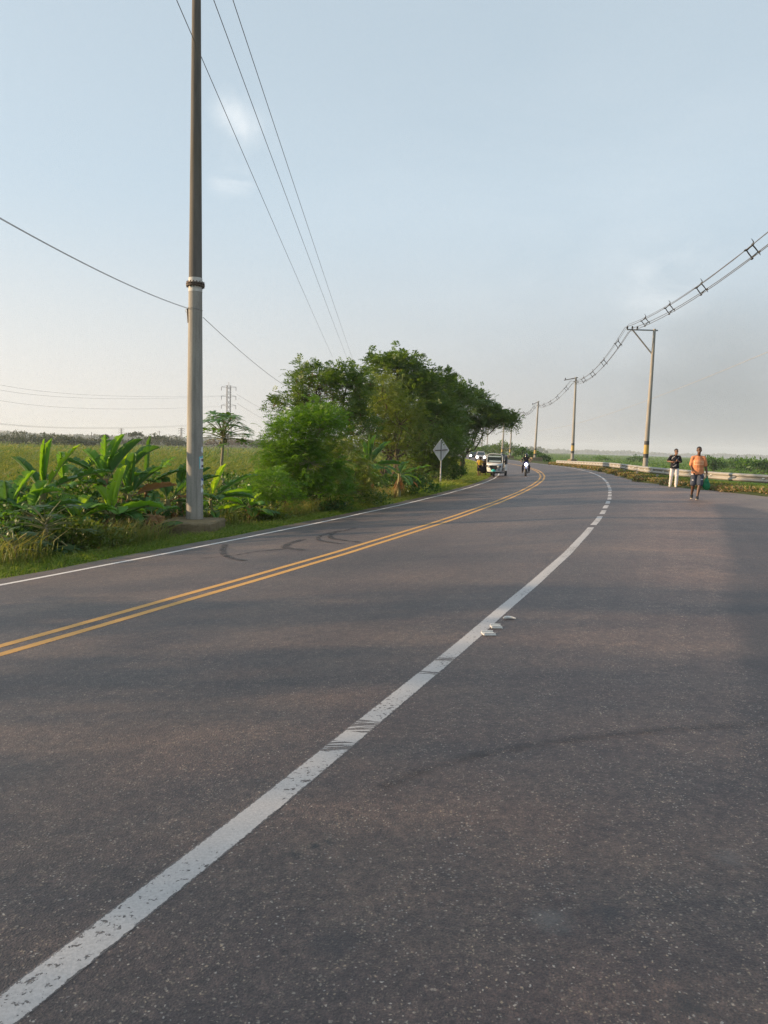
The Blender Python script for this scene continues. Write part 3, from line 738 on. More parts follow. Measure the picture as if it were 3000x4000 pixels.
def rail(XYZ, label, posts, label_cat='guard rail', refl=True, step=.5):
    P = resample(XYZ, step); o = empty('guard_rail', (0, 0, 0), label, label_cat)
    wbeam(P, 'rail_beam', M_RAIL, o)
    L = np.concatenate([[0], np.cumsum(np.linalg.norm(np.diff(P, axis=0), axis=1))])
    for s_ in np.arange(1.0, L[-1], posts):
        p = np.array([np.interp(s_, L, P[:, k]) for k in range(3)]); t = np.array([np.interp(s_ + .2, L, P[:, k]) for k in range(3)]) - p; a = math.atan2(t[1], t[0])
        mb = MB(); mb.box((0, 0, -.62), (.09, .13, 1.3), 0, 0); q = mb.build('post', M_RAILD, o); q.location = (p[0] + .14 * math.sin(a), p[1] - .14 * math.cos(a), p[2] - .02); q.rotation_euler = (0, 0, a)
        if refl:
            for ds in (0.3, 2.1, 3.9):
                s2 = s_ + ds
                if s2 > L[-1]: continue
                c = np.array([np.interp(s2, L, P[:, k]) for k in range(3)])
                mb = MB(); mb.tube([(-.0, 0, 0), (0, .10, 0)], [.075, .015], 3); q = mb.build('reflector', M_REFL, o); q.location = (c[0] - .03 * math.sin(a), c[1] + .03 * math.cos(a), c[2] - .155); q.rotation_euler = (0, 0, a)
    return o
rail([(a, b, c) for a, b, c in zip(RX, RY, RT)], 'long galvanised guard rail with white reflectors along the right side of the curve', 5.6)
rail([(23.3, 150, .33), (24.4, 175, .30), (26.0, 205, .25)], 'far stretch of guard rail beyond the white three-wheeler', 6, refl=False, step=3)

# ---- road sign seen from behind
M_SIGNB = concrete('bare_sign_metal', (.76, .76, .75), .2, (.62, .55, .46)); M_SIGNP = simple('grey_sign_post', (.46, .46, .46), .6, .2)
sb = W(1720, 1886, 46); st_ = W(1716, 1714, 46)
sg = empty('road_sign', (sb.x, sb.y, sb.z), 'diamond road sign seen from its bare metal back on a grey post in the verge', 'road sign', rz=.55)
hh = st_.z - sb.z
mb = MB(); mb.box((0, 0, hh / 2 - .3), (.07, .05, hh + .5)); mb.build('post', M_SIGNP, sg)
cz = hh - .67; dm_ = .0
R_ = .60; poly = []
for k in range(4):
    a = math.pi / 2 * k; c0 = Vector((math.cos(a), math.sin(a))) * R_; 
    for da in (-.5, 0, .5):
        cc = c0 * .88; poly.append((cc.x + math.cos(a + da * 1.2) * .06, (cc.y + math.sin(a + da * 1.2) * .06) * 1.16 + cz))
mb = MB(); mb.prism(poly, .03, .034, plane='XZ'); mb.build('sign_plate', M_SIGNB, sg)
mb = MB(); mb.box((0, .0, cz + .0), (.86, .05, .05), M=Matrix.Rotation(-.06, 3, 'Y')); mb.build('horizontal_brace', M_RUST, sg)
mb = MB(); mb.box((0, -.03, cz), (.05, .015, 1.1)); mb.build('vertical_brace', M_STEEL, sg)

# ---- lattice pylons beyond the field
M_PYL = simple('pylon_steel', (.10, .09, .09), .6, .4)
def pylon(p, Hh, w, label, thick=.12, arms=3, aw=4.2):
    o = empty('power_pylon', p, label, 'pylon', 'lattice pylons beyond the field'); mb = MB()
    def c(h): return w / 2 * (1 - .55 * min(h / (Hh * .6), 1)) 
    hs = np.linspace(0, Hh, 14)
    for sx, sy in ((1, 1), (1, -1), (-1, 1), (-1, -1)): mb.tube([(sx * c(h), sy * c(h), h) for h in hs], thick, 4)
    for i in range(13):
        a, b = hs[i], hs[i + 1]
        for s_ in (1, -1):
            mb.tube([(-c(a), s_ * c(a), a), (c(b), s_ * c(b), b)], thick * .6, 4); mb.tube([(c(a), s_ * c(a), a), (-c(b), s_ * c(b), b)], thick * .6, 4)
            mb.tube([(s_ * c(a), -c(a), a), (s_ * c(b), c(b), b)], thick * .6, 4)
    mb.tube([(0, 0, Hh), (0, 0, Hh * 1.05)], thick, 4)
    mb.build('tower', M_PYL, o)
    for k in range(arms):
        z = Hh * (.98 - .145 * k); mb = MB(); a = aw
        for s_ in (1, -1):
            mb.tube([(0, 0, z + Hh * .02), (s_ * a, 0, z - .2)], thick * .7, 4); mb.tube([(0, 0, z - Hh * .025), (s_ * a, 0, z - .2)], thick * .9, 4)
        mb.build('arm', M_PYL, o)
        for s_ in (1, -1):
            mb = MB(); mb.tube([(s_ * a, 0, z - .2), (s_ * a, 0, z - Hh * .065)], thick * 1.3, 6); mb.build('insulator_string', M_PYL, o)
    return o
b_ = W(891, 1746, 450); t_ = W(891, 1505, 450); b_.z = -1.62
pylon(b_, t_.z + 1.6, 4.6, 'tall lattice pylon rising behind the slender papaya tree', .12)
b_ = W(708, 1740, 1050); b_.z = -1.62
pylon(b_, 21, 3.4, 'small faint pylon just left of the thick pole', .22)
b_ = W(474, 1735, 1200); b_.z = -1.62
pylon(b_, 20, 3.2, 'faint pylon between the far palms and the flat-topped tree', .22)
# high-voltage wires to the left
pt = W(865, 1560, 450)
wl = [((0, 1503), (700, 1560)), ((0, 1524), (700, 1562)), ((0, 1565), (700, 1601)), ((0, 1657), (700, 1668)), ((0, 1660), (700, 1672))]
hv = ['topmost high-voltage wire crossing the sky over the left field', 'second high-voltage wire over the left field', 'third high-voltage wire over the left field', 'upper one of the close pair of wires low over the left field', 'lower one of the close pair of wires low over the left field']
for (a, b), lb in zip(wl, hv):
    P_ = []
    A = W(a[0] - 40, a[1] - 8, 230); B = W(b[0] + 170, b[1] - 14, 440)
    mid = W((a[0] + b[0]) / 2 + 60, (a[1] + b[1]) / 2 + (14 if a[1] < 1650 else 8), 330)
    for t in np.linspace(0, 1, 24): P_.append(A * ((1 - t) * (1 - 2 * t)) + mid * (4 * t * (1 - t)) + B * (t * (2 * t - 1)))
    cable('high_voltage_wire', P_, .035, M_WIREL, lb, 'power wire', 'high-voltage wires over the field')
for (a, b), lb in zip((((925, 1540), (1130, 1640)), ((925, 1575), (1130, 1680))), ('upper faint wire running right from the tall pylon to the bushes', 'lower faint wire running right from the tall pylon to the bushes')):
    cable('high_voltage_wire', catenary(W(a[0], a[1], 450), W(b[0] + 60, b[1] + 28, 640), 2), .07, M_WIREL, lb, 'power wire', 'high-voltage wires over the field')
M_FPOLE = simple('distant_pole', (.16, .15, .14), .8)
for i, (px, py, ty, dep, lb) in enumerate([(358, 1738, 1688, 420, 'left one of two far thin poles above the field hedge'), (367, 1736, 1695, 430, 'right one of two far thin poles above the field hedge'),
        (427, 1742, 1702, 330, 'short pale far pole standing at the field edge'), (622, 1735, 1683, 380, 'far thin pole with a crossbar among the palms'),
        (693, 1738, 1704, 420, 'far thin pole just right of the dark palms'), (1016, 1740, 1694, 420, 'far thin pole above the brown scrub left of the bright bush'),
        (890, 1770, 1700, 130, 'thin post standing in the reeds under the papaya leaves'), (1036, 1748, 1727, 400, 'short thin far post near the bright bush')]):
    b = W(px, py, dep); t = W(px, ty, dep); b.z = -1.62
    o = empty('distant_pole', b, lb, 'pole', 'far thin poles across the field'); mb = MB(); h = t.z - b.z; mb.tube([(0, 0, 0), (0, 0, h)], dep * .00042, 6); mb.build('shaft', M_FPOLE, o)
    if i in (3, 5): mb = MB(); mb.box((0, 0, h * .93), (2.2, .12, .12)); mb.build('crossbar', M_FPOLE, o)
# ================================================================ PLANTS
M_BARK = simple('bark', (.12, .095, .07), .9, var=.4, scale=12, bmp=.6, spec=.1)
M_BARKP = simple('pale_bark', (.30, .27, .20), .9, var=.3, scale=14, bmp=.5, spec=.1)
L_DARK = leafmat('acacia_leaf', (.048, .105, .018), (.130, .210, .042), .36)
L_OLIVE = leafmat('olive_leaf', (.090, .135, .022), (.190, .240, .045), .38)
L_BRIGHT = leafmat('bright_feathery_leaf', (.055, .150, .014), (.125, .245, .028), .45)
L_SHRUB = leafmat('shrub_leaf', (.022, .070, .012), (.070, .155, .026), .35)
L_SHRUBY = leafmat('yellowing_shrub_leaf', (.055, .10, .018), (.13, .17, .035), .4, third=(.30, .17, .04))
L_FAR = leafmat('distant_foliage', (.030, .050, .020), (.060, .085, .032), .2)
L_BROWN = leafmat('dry_brown_scrub', (.07, .055, .035), (.12, .085, .05), .2)
L_POD = leafmat('dry_seed_pod', (.10, .045, .02), (.20, .09, .04), .2)

def leaf_quads(base, dr, ln, wd, up=None):
    """diamond leaves: base (n,3), direction, length, width -> V, F"""
    n = len(base); dr = nrm(dr); rnd = RNG.normal(size=(n, 3)) if up is None else up
    sd = nrm(np.cross(dr, rnd)); ln = np.broadcast_to(ln, n)[:, None]; wd = np.broadcast_to(wd, n)[:, None]
    V = np.empty((n, 4, 3)); V[:, 0] = base; V[:, 1] = base + dr * ln * .45 + sd * wd * .5
    V[:, 2] = base + dr * ln; V[:, 3] = base + dr * ln * .45 - sd * wd * .5
    return V.reshape(-1, 3), np.arange(4 * n).reshape(n, 4)
def fronds(c, d, L, pairs=6, ll=.35, lw=.11, droop=.35):
    """pinnate leaves: a row of paired leaflets along a drooping stalk"""
    n = len(c); d = nrm(d); L = np.broadcast_to(L, n)
    upv = nrm(np.array([0, 0, 1.0]) + RNG.normal(size=(n, 3)) * .35); sd = nrm(np.cross(d, upv)); Vs = []
    for j in range(pairs):
        t = (j + .6) / pairs; b = c + d * (L * t)[:, None] - np.array([0, 0, 1]) * (L * droop * t * t)[:, None]
        for s_ in (-1, 1):
            dr = nrm(sd * s_ + d * .55 - np.array([0, 0, .25]) + RNG.normal(size=(n, 3)) * .12); l_ = (L * ll * (1.1 - .45 * abs(t - .4)))[:, None]; w_ = (L * lw)[:, None]
            V = np.empty((n, 4, 3)); V[:, 0] = b; V[:, 1] = b + dr * l_ * .5 + d * w_ * .5; V[:, 2] = b + dr * l_; V[:, 3] = b + dr * l_ * .5 - d * w_ * .5; Vs.append(V.reshape(-1, 3))
    V = np.concatenate(Vs); return V, np.arange(len(V)).reshape(-1, 4)
def wig(a, b, n=7, amt=.08, seed=0):
    rs = np.random.default_rng(seed); a, b = np.array(a, float), np.array(b, float); L = np.linalg.norm(b - a)
    P = [a + (b - a) * t + rs.normal(size=3) * L * amt * math.sin(math.pi * t) for t in np.linspace(0, 1, n)]; return P
def tree(name, base, lobes, label, cat='tree', group=None, leaf=L_DARK, nf=16, clumps=1.0, fl=.32, spread=.24, pairs=5, ll=.36, lw=.12, trunk=.11, bark=M_BARK, forks=None, seed=1, kind='frond', droop=.35, pods=0, shell=.55):
    """lobes: (offset xyz, radii xyz, clump count); one trunk mesh with limbs, one crown mesh"""
    global RNG; RNG = np.random.default_rng(seed); rs = np.random.default_rng(seed + 100)
    o = empty(name, base, label, cat, group); T = MB(); Vs, Fs, off = [], [], 0; Vp = []
    nb = forks or 2; top0 = np.mean([l[0] for l in lobes], axis=0); fork = np.array([top0[0] * .25, top0[1] * .25, max(.35, min(l[0][2] for l in lobes) * .45)])
    for q in range(nb):
        T.tube(wig((rs.normal() * .12 * (q > 0), rs.normal() * .12 * (q > 0), -.25), fork + rs.normal(size=3) * .1, 5, .05, seed + q), [trunk * (1.2 - .1 * k) for k in range(5)], 8)
    C = []
    for li, (c, r, nc) in enumerate(lobes):
        c, r = np.array(c, float), np.array(r, float)
        T.tube(wig(fork, c, 8, .06, seed + 7 * li), np.linspace(trunk * .75, trunk * .3, 8), 6)
        nc = max(4, int(nc * clumps)); u = nrm(rs.normal(size=(nc, 3))); u[:, 2] = np.where(u[:, 2] < -.55, -u[:, 2] * .5, u[:, 2])
        rad = shell + (1.0 - shell) * rs.random(nc) ** .6; rad *= 1 + .16 * np.sin(u[:, 0] * 5 + li) * np.sin(u[:, 2] * 4 + li * 2)
        cc = c + u * r * rad[:, None]; C.append((cc, u, r))
        for k in range(0, nc, 3): T.tube(wig(c + (cc[k] - c) * .1, cc[k], 4, .08, seed + k), np.linspace(trunk * .28, .006, 4), 4, cap=False)
    for cc, u, r in C:
        n = len(cc) * nf; ci = np.repeat(np.arange(len(cc)), nf); sg = spread * (.7 + .6 * rs.random(len(cc)))[ci]
        p = cc[ci] + rs.normal(size=(n, 3)) * sg[:, None] * np.array([1, 1, .75]); d = u[ci] * .8 + rs.normal(size=(n, 3)) * .55 + np.array([0, 0, .25])
        L = fl * (.7 + .6 * rs.random(n))
        if kind == 'frond': V, Fq = fronds(p, d, L, pairs, ll, lw, droop)
        else: V, Fq = leaf_quads(p, d + rs.normal(size=(n, 3)) * .5, L, L * lw)
        Vs.append(V); Fs.append(Fq + off); off += len(V)
        if pods:
            k = rs.random(len(cc)) < pods
            if k.any():
                q = np.repeat(cc[k], 14, 0) + rs.normal(size=(k.sum() * 14, 3)) * .12; Vp.append(leaf_quads(q, np.tile([0, 0, -1.0], (len(q), 1)) + rs.normal(size=(len(q), 3)) * .3, .22, .05)[0])
    T.build('trunk', bark, o, True)
    link('crown', arr_mesh('crown', np.concatenate(Vs), np.concatenate(Fs)), leaf, o)
    if Vp:
        V = np.concatenate(Vp); link('seed_pods', arr_mesh('seed_pods', V, np.arange(len(V)).reshape(-1, 4)), L_POD, o)
    return o
def B(px, dep, z=None):
    x = (px - 1500) / F * dep; x += 0.0; zz = gz(x, dep) if z is None else z
    return Vector((x, dep, zz))
def zt(px, py, dep): return W(px, py, dep).z

G_BIG = 'big trees behind the left verge'
# big dark trees
b = B(1255, 33); h = zt(1255, 1420, 33) - b.z
tree('tree', b, [((-.35, 0, h - 1.0), (1.35, 1.3, .95), 50), ((.95, .2, h - .9), (1.0, 1.1, .85), 36), ((-1.2, .2, h - 2.0), (.9, 1.1, .9), 26), ((.3, -.1, h - 2.5), (1.5, 1.3, 1.2), 40), ((1.3, 0, h - 3.0), (.9, 1, 1.3), 26)],
     'dark feathery tree with hanging pods, left-most of the big trees, above the bright bush', 'tree', G_BIG, L_DARK, nf=17, fl=.36, seed=11, pods=.22, spread=.22)
b = B(1530, 43); h = zt(1530, 1372, 43) - b.z
tree('tree', b, [((.1, .3, h - 1.0), (1.4, 1.4, 1.0), 52), ((1.6, .2, h - 1.9), (1.4, 1.3, 1.0), 40), ((-1.2, 0, h - 2.9), (1.1, 1.2, 1.1), 30), ((.3, -.4, h - 3.4), (2.0, 1.6, 1.5), 56), ((2.2, 0, h - 3.8), (1.2, 1.3, 1.5), 32)],
     'tallest tree of the group, its rounded feathery top highest against the sky', 'tree', G_BIG, L_DARK, nf=17, fl=.44, lw=.16, pairs=5, seed=12, spread=.28)
b = B(1500, 38); h = zt(1500, 1470, 38) - b.z
tree('tree', b, [((-.2, -.3, h - 1.1), (1.1, 1.0, 1.1), 40), ((.6, -.4, h - 2.4), (1.3, 1.1, 1.4), 44), ((-.9, -.3, h - 2.6), (1.0, 1.0, 1.3), 36), ((.1, -.3, h - 3.8), (1.5, 1.1, 1.3), 40)],
     'airy olive-green tree in front of the tallest one, between the two banana clumps', 'tree', G_BIG, L_OLIVE, nf=17, fl=.30, seed=13, pairs=6, lw=.09, spread=.24)
b = B(1700, 54); h = zt(1720, 1470, 54) - b.z
tree('tree', b, [((-1.2, .2, h - 1.3), (1.9, 1.6, 1.2), 56), ((.8, .2, h - 1.7), (1.7, 1.5, 1.1), 50), ((-.6, -.4, h - 3.6), (2.0, 1.6, 1.7), 60), ((.9, -.2, h - 4.2), (.9, 1.2, 1.4), 26), ((-1.8, -.6, h - 4.4), (1.6, 1.4, 1.6), 36)],
     'broad dark tree behind the diamond road sign', 'tree', G_BIG, L_DARK, nf=17, fl=.50, lw=.16, seed=14, spread=.33)
b = B(1800, 63); h = zt(1850, 1500, 63) - b.z
tree('tree', b, [((-1.4, .4, h - .9), (1.9, 1.6, .9), 48), ((.4, .2, h - 1.5), (1.7, 1.5, .85), 44), ((1.9, 0, h - 2.5), (1.3, 1.3, .75), 32), ((2.9, -.2, h - 3.0), (1.35, 1.2, .50), 40), ((-.3, -.4, h - 4.0), (1.3, 1.3, 1.7), 48), ((-1.7, -.4, h - 3.6), (1.8, 1.5, 1.9), 46), ((1.3, -.3, h - 3.4), (.7, .8, .6), 14)],
     'spreading tree at the bend whose flat branch reaches out over the white three-wheeler', 'tree', G_BIG, L_DARK, nf=17, fl=.50, lw=.17, seed=15, spread=.30, forks=3)
b = B(1630, 48); h = zt(1630, 1640, 48) - b.z
tree('tree', b, [((-1.5, 0, h - 1.0), (1.5, 1.2, 1.1), 40), ((.5, 0, h - 1.1), (1.4, 1.2, 1.2), 40), ((1.7, .3, h - 1.5), (1.0, 1.1, 1.2), 30), ((-.3, -.3, h - 2.6), (2.2, 1.2, 1.4), 50), ((1.3, -.2, h - 2.9), (1.2, 1.1, 1.2), 34)],
     'low dark bushy tree filling the gap left of the road sign', 'tree', G_BIG, L_DARK, nf=17, fl=.40, seed=16, spread=.30)
# bright feathery bushes in front
b = B(1130, 24.5); h = zt(1250, 1575, 24.5) - b.z
tree('leucaena_bush', b, [((.95, 0, h - .80), (.80, .8, .78), 60), ((.15, 0, h - 1.05), (.85, .8, .80), 60), ((-.35, 0, h - 1.7), (.62, .7, .7), 40), ((.6, -.2, h - 1.9), (1.25, .8, .9), 70), ((-.2, -.2, h - 2.7), (1.0, .7, .9), 56), ((1.1, -.2, h - 2.9), (1.0, .7, .9), 56), ((-.75, -.1, h - 3.2), (.6, .6, .6), 30)],
     'large bright green feathery bush right of the slender papaya tree', 'bush', 'feathery bushes by the road', L_BRIGHT, nf=24, fl=.24, seed=21, pairs=7, ll=.30, lw=.075, trunk=.06, bark=M_BARKP, forks=4, spread=.17, droop=.5)
b = B(1330, 26.5); h = zt(1330, 1700, 26.5) - b.z
tree('leucaena_bush', b, [((0, 0, h - .8), (.85, .8, .8), 38), ((-.5, -.2, h - 1.7), (.9, .8, .9), 38), ((.5, -.2, h - 1.9), (.9, .8, 1.0), 38)],
     'darker green feathery bush just left of the tall banana clump', 'bush', 'feathery bushes by the road', L_OLIVE, nf=20, fl=.25, seed=22, pairs=7, ll=.30, lw=.08, trunk=.05, forks=3, spread=.19, droop=.5)
b = B(1060, 21.8); h = zt(1060, 1830, 21.8) - b.z
tree('leucaena_bush', b, [((0, 0, h - .45), (.45, .5, .45), 22), ((.4, 0, h - .9), (.55, .5, .5), 24), ((-.25, 0, h - 1.0), (.4, .4, .45), 16)],
     'small bright feathery bush at the left foot of the large one', 'bush', 'feathery bushes by the road', L_BRIGHT, nf=18, fl=.20, seed=23, pairs=7, ll=.30, lw=.08, trunk=.03, forks=3, spread=.13, droop=.5)
# broad-leaved shrubs that fill the slope under the bananas
def shrub(px, dep, top, w, label, leaf=L_SHRUB, seed=0, fl=.10, name='shrub', nf=30, group='low shrubs between the banana plants', nc=30, x=None):
    b = B(px, dep) if x is None else Vector((x, dep, gz(x, dep)))
    h = (zt(px, top, dep) - b.z) if top > 20 else top
    return tree(name, b, [((0, 0, h * .62), (w * .5, w * .5, h * .42), nc), ((w * .4, .1, h * .40), (w * .4, w * .4, h * .36), nc // 2), ((-w * .4, .1, h * .42), (w * .4, w * .4, h * .36), nc // 2)], label, 'shrub', group, leaf, nf=nf, fl=fl, lw=.55, kind='leaf', seed=seed, trunk=.02, forks=3, spread=.14)
shrub(40, 15.5, 1950, 1.6, 'dark leafy shrub at the left edge of the picture', seed=31)
shrub(150, 17.5, 1880, 2.0, 'dark shrub behind the small papaya, below the left banana plant', seed=32)
shrub(300, 17.2, 1900, 1.7, 'dark shrub between the left banana plant and the banana cluster', seed=33)
shrub(290, 14.6, 2060, 1.2, 'low yellow-flecked shrub between the small papaya and the front banana plant', L_SHRUBY, seed=34)
shrub(545, 19.2, 1950, 1.5, 'dark shrub just left of the thick pole', seed=35)
shrub(660, 20.6, 1930, 1.8, 'dark shrub half hidden behind the thick pole', seed=36)
shrub(880, 23.0, 1930, 1.7, 'dark shrub at the foot of the slender papaya tree', seed=37)
shrub(930, 28, 1850, 2.6, 'wide dark shrub patch in the reeds behind the slender papaya', seed=38, fl=.12)
shrub(1000, 20.8, 1995, 1.1, 'low shrub with yellow leaves right of the concrete block', L_SHRUBY, seed=39)
shrub(1210, 24.3, 1935, 1.5, 'dark low shrub under the large feathery bush', seed=40)
shrub(1390, 27.5, 1900, 1.6, 'dark low shrub left of the tall banana clump', seed=41)
shrub(1560, 33, 1850, 2.2, 'dark shrub between the tall banana clump and the road sign', seed=42, fl=.13)
shrub(1610, 38, 1845, 1.3, 'shrub with yellow leaves left of the road sign post', L_SHRUBY, seed=43, fl=.14)
shrub(1745, 50, 1800, 1.3, 'shrub right of the road sign under the broad dark tree', seed=44, fl=.16)
shrub(110, 14.2, 2080, .9, 'low dark shrub left of the small papaya trunk', seed=45)
shrub(20, 14.0, 2070, 1.2, 'low leafy shrub in the lower left corner of the thicket', seed=46)

# ---------------------------------------------------------------- bananas
L_BAN = [leafmat('banana_leaf', (.085, .215, .030), (.145, .300, .045), .42, .42, 5, tcol=(1.8, 1.6, .35)), leafmat('dark_banana_leaf', (.045, .130, .030), (.080, .185, .040), .32, .45, 5), leafmat('dry_banana_leaf', (.20, .10, .04), (.34, .19, .08), .3, .8, 5, tcol=(1.3, 1.1, .6)), leafmat('young_banana_leaf', (.17, .33, .03), (.26, .42, .05), .48, .42, 5, tcol=(1.7, 1.5, .3))]
M_STEM = simple('banana_stem', (.20, .20, .075), .7, var=.45, scale=9)
M_STEMD = simple('dry_banana_stem', (.22, .13, .065), .85, var=.5, scale=9)
def banana_leaf(parent, base, az, el, L, wd, droop=.6, fold=.25, torn=0.0, mat=0, seed=0, roll=0.0, label=None):
    rs = np.random.default_rng(seed); M = 22; pet = .16; P = []; p = np.array(base, float); e = el
    for i in range(M + 1):
        P.append(p.copy()); e = el - droop * (i / M) ** 1.6; p = p + np.array([math.cos(az) * math.cos(e), math.sin(az) * math.cos(e), math.sin(e)]) * L / M
    P = np.array(P); mb = MB(); T = nrm(np.gradient(P, axis=0)); side = np.array([-math.sin(az), math.cos(az), 0])
    upv = nrm(np.cross(T, side)); upv *= np.sign(upv[:, 2:3] + 1e-6) if abs(el) < 1.5 else 1
    cr, sr = math.cos(roll), math.sin(roll)
    V = []; Fc = []
    def width(t):
        u = (t - pet) / (1 - pet)
        return 0 if u <= 0 else wd * .5 * min(1, (u * 7) ** .6) * (1 - max(0, (u - .55) / .45) ** 2.2) + .004
    for s_ in (-1, 1):
        tear = [rs.random() < torn for _ in range(M + 1)]; dro = [rs.uniform(.1, .8) * torn for _ in range(M + 1)]; ww = [1 - .25 * torn * rs.random() for _ in range(M + 1)]
        cur = 0
        for i in range(int(pet * M), M):
            t0, t1 = i / M, (i + 1) / M
            if tear[i]: cur = dro[i]
            ring = []
            for q, (t, idx) in enumerate(((t0, i), (t1, i + 1))):
                sd = side * cr + upv[idx] * sr * s_; w = width(t) * ww[i]
                if q == 1 and tear[min(i + 1, M)]: w *= .9; shift = -T[idx] * .012
                else: shift = 0
                ed = nrm(sd * s_ + upv[idx] * (fold - cur)); rip = upv[idx] * .012 * math.sin(t * 40 + s_)
                m1 = P[idx] + ed * w * .5 + upv[idx] * w * .10 + T[idx] * w * .18 + shift
                m2 = P[idx] + ed * w - upv[idx] * w * (.05 + cur * .5) + T[idx] * w * .32 + rip + shift
                ring.append((P[idx], m1, m2))
            b0 = len(V); V += [ring[0][0], ring[0][1], ring[0][2], ring[1][0], ring[1][1], ring[1][2]]
            Fc += [(b0, b0 + 1, b0 + 4, b0 + 3), (b0 + 1, b0 + 2, b0 + 5, b0 + 4)]
    mb.add(V, Fc); me = bpy.data.meshes.new('leaf'); me.from_pydata([tuple(v) for v in mb.v], [], mb.f)
    bm = bmesh.new(); bm.from_mesh(me); bmesh.ops.remove_doubles(bm, verts=bm.verts, dist=.0015); bm.to_mesh(me); bm.free(); me.shade_smooth()
    # midrib
    rb = MB(); rb.tube(P - upv * .004, [max(.003, .016 * (1 - i / M)) for i in range(M + 1)], 5); n0 = len(me.vertices)
    V2 = [tuple(v.co) for v in me.vertices] + rb.v; F2 = [tuple(p_.vertices) for p_ in me.polygons] + [tuple(n0 + k for k in f) for f in rb.f]; k0 = len(me.polygons)
    me2 = bpy.data.meshes.new('leaf'); me2.from_pydata(V2, [], F2); me2.shade_smooth()
    for k, p_ in enumerate(me2.polygons): p_.material_index = 0 if k < k0 else 1
    bpy.data.meshes.remove(me)
    o = link('leaf', me2, [L_BAN[mat], M_STEM if mat != 2 else M_STEMD], parent)
    if label: o['label'] = label
    elif mat == 2: o['label'] = 'dry brown banana leaf'
    return o
def banana(px, py, dep, label, leaves, stem=.07, seed=1, group='banana plants in the left thicket', dry=2, scale=1.12):
    c = W(px, py, dep); g = gz(c.x, c.y); o = empty('banana_plant', (c.x, c.y, g), label, 'banana plant', group); h = c.z - g
    rs = np.random.default_rng(seed); mb = MB(); mb.tube(wig((0, 0, -.2), (0, 0, h), 6, .02, seed), np.linspace(stem * 1.25, stem * .7, 6), 10); mb.build('stem', M_STEM if seed % 3 else M_STEMD, o, True)
    for k, lf in enumerate(leaves):
        az, el, L, wd, dr, torn, m = lf[:7]; az = math.radians(az); rl = lf[7] if len(lf) > 7 else rs.uniform(-.5, .5)
        banana_leaf(o, (math.cos(az) * stem * .4, math.sin(az) * stem * .4, h - .05), az, math.radians(el), L * scale, wd * scale * 1.28, dr, .22, min(.8, torn + .12), m, seed * 20 + k, rl)
    for k in range(3):
        a = rs.uniform(0, 6.28); banana_leaf(o, (math.cos(a) * stem, math.sin(a) * stem, h * rs.uniform(.45, .85)), a, rs.uniform(-.1, .8), rs.uniform(.6, .95), .30, rs.uniform(.5, 1.1), .2, rs.uniform(0, .5), [1, 0, 1][k], seed * 70 + k, rs.uniform(-.6, .6))
    for k in range(dry + 1):
        a = rs.uniform(0, 6.28); banana_leaf(o, (math.cos(a) * stem, math.sin(a) * stem, h * rs.uniform(.6, .95)), a, -.9, rs.uniform(.4, .8), .16, .6, .1, .8, 2, seed * 50 + k)
    return o
# azimuth 0 = to the right, 90 = away, 180 = left, 270 = towards the camera
banana(168, 1915, 16.5, 'banana plant with tall upright leaves at the far left, above the small papaya', [(100, 86, 1.05, .26, .1, 0, 0, 1.3), (80, 78, 1.08, .30, .15, 0, 0, 1.35), (20, 62, 1.15, .30, .3, .5, 3, .6), (150, 42, 1.15, .24, .35, .1, 1, .9), (185, 12, 1.25, .34, .6, .6, 1, .2), (200, 22, 1.0, .3, .9, .7, 1, .2), (10, 30, 1.35, .34, .55, .4, 1, .5), (350, 5, .85, .30, .8, .8, 0, .1), (300, 30, .7, .3, .9, .3, 1, .2)], .085, 2)
banana(412, 1870, 18.0, 'banana plant at the back of the cluster with leaves bent at the top', [(110, 78, 1.05, .32, .5, .6, 0, 1.0), (60, 70, 1.1, .34, .3, .1, 0, 1.2), (30, 58, 1.15, .34, .35, .1, 1, 1.0), (150, 52, .95, .32, .5, .2, 0, .9), (175, 35, 1.1, .32, .6, .4, 1, .7), (260, 30, .8, .3, .9, .2, 1, .2)], .08, 3)
banana(437, 2000, 16.4, 'bright young banana plant in front of the cluster, low beside the road verge', [(65, 72, 1.0, .30, .15, 0, 3, 1.2), (110, 75, .62, .24, .2, 0, 3, .8), (250, 35, .72, .38, 1.1, 0, 0, .1), (0, 22, 1.05, .36, .75, .1, 0, .45), (300, 30, .62, .34, 1.2, 0, 0, .1), (180, 30, .85, .34, .8, .3, 1, .5), (150, 55, .7, .26, .4, 0, 3, .7), (200, 18, .95, .3, .6, 0, 1, .4), (330, 5, .8, .3, .7, .1, 1, .4)], .065, 4, dry=3)
banana(505, 1930, 18.2, 'banana plant with broad shaded leaves right of the cluster centre', [(95, 75, 1.0, .36, .4, 0, 1, 1.0), (40, 50, .95, .34, .5, .2, 1, .8), (140, 55, .9, .32, .4, .1, 0, .9), (5, 20, 1.0, .25, .25, .2, 2, .9), (270, 30, .7, .3, .8, .1, 1, .2), (185, 35, .8, .3, .6, .2, 1, .4)], .07, 5)
banana(575, 1890, 19.4, 'banana plant with one tall pointed dark leaf left of the thick pole', [(85, 84, 1.15, .32, .15, 0, 1, 1.4), (40, 55, .95, .34, .5, .7, 0, .6), (150, 40, .8, .3, .6, .2, 1, .5), (0, 35, 1.0, .3, .6, .4, 1, .5), (200, 20, .8, .3, .7, .2, 1, .4)], .08, 6)
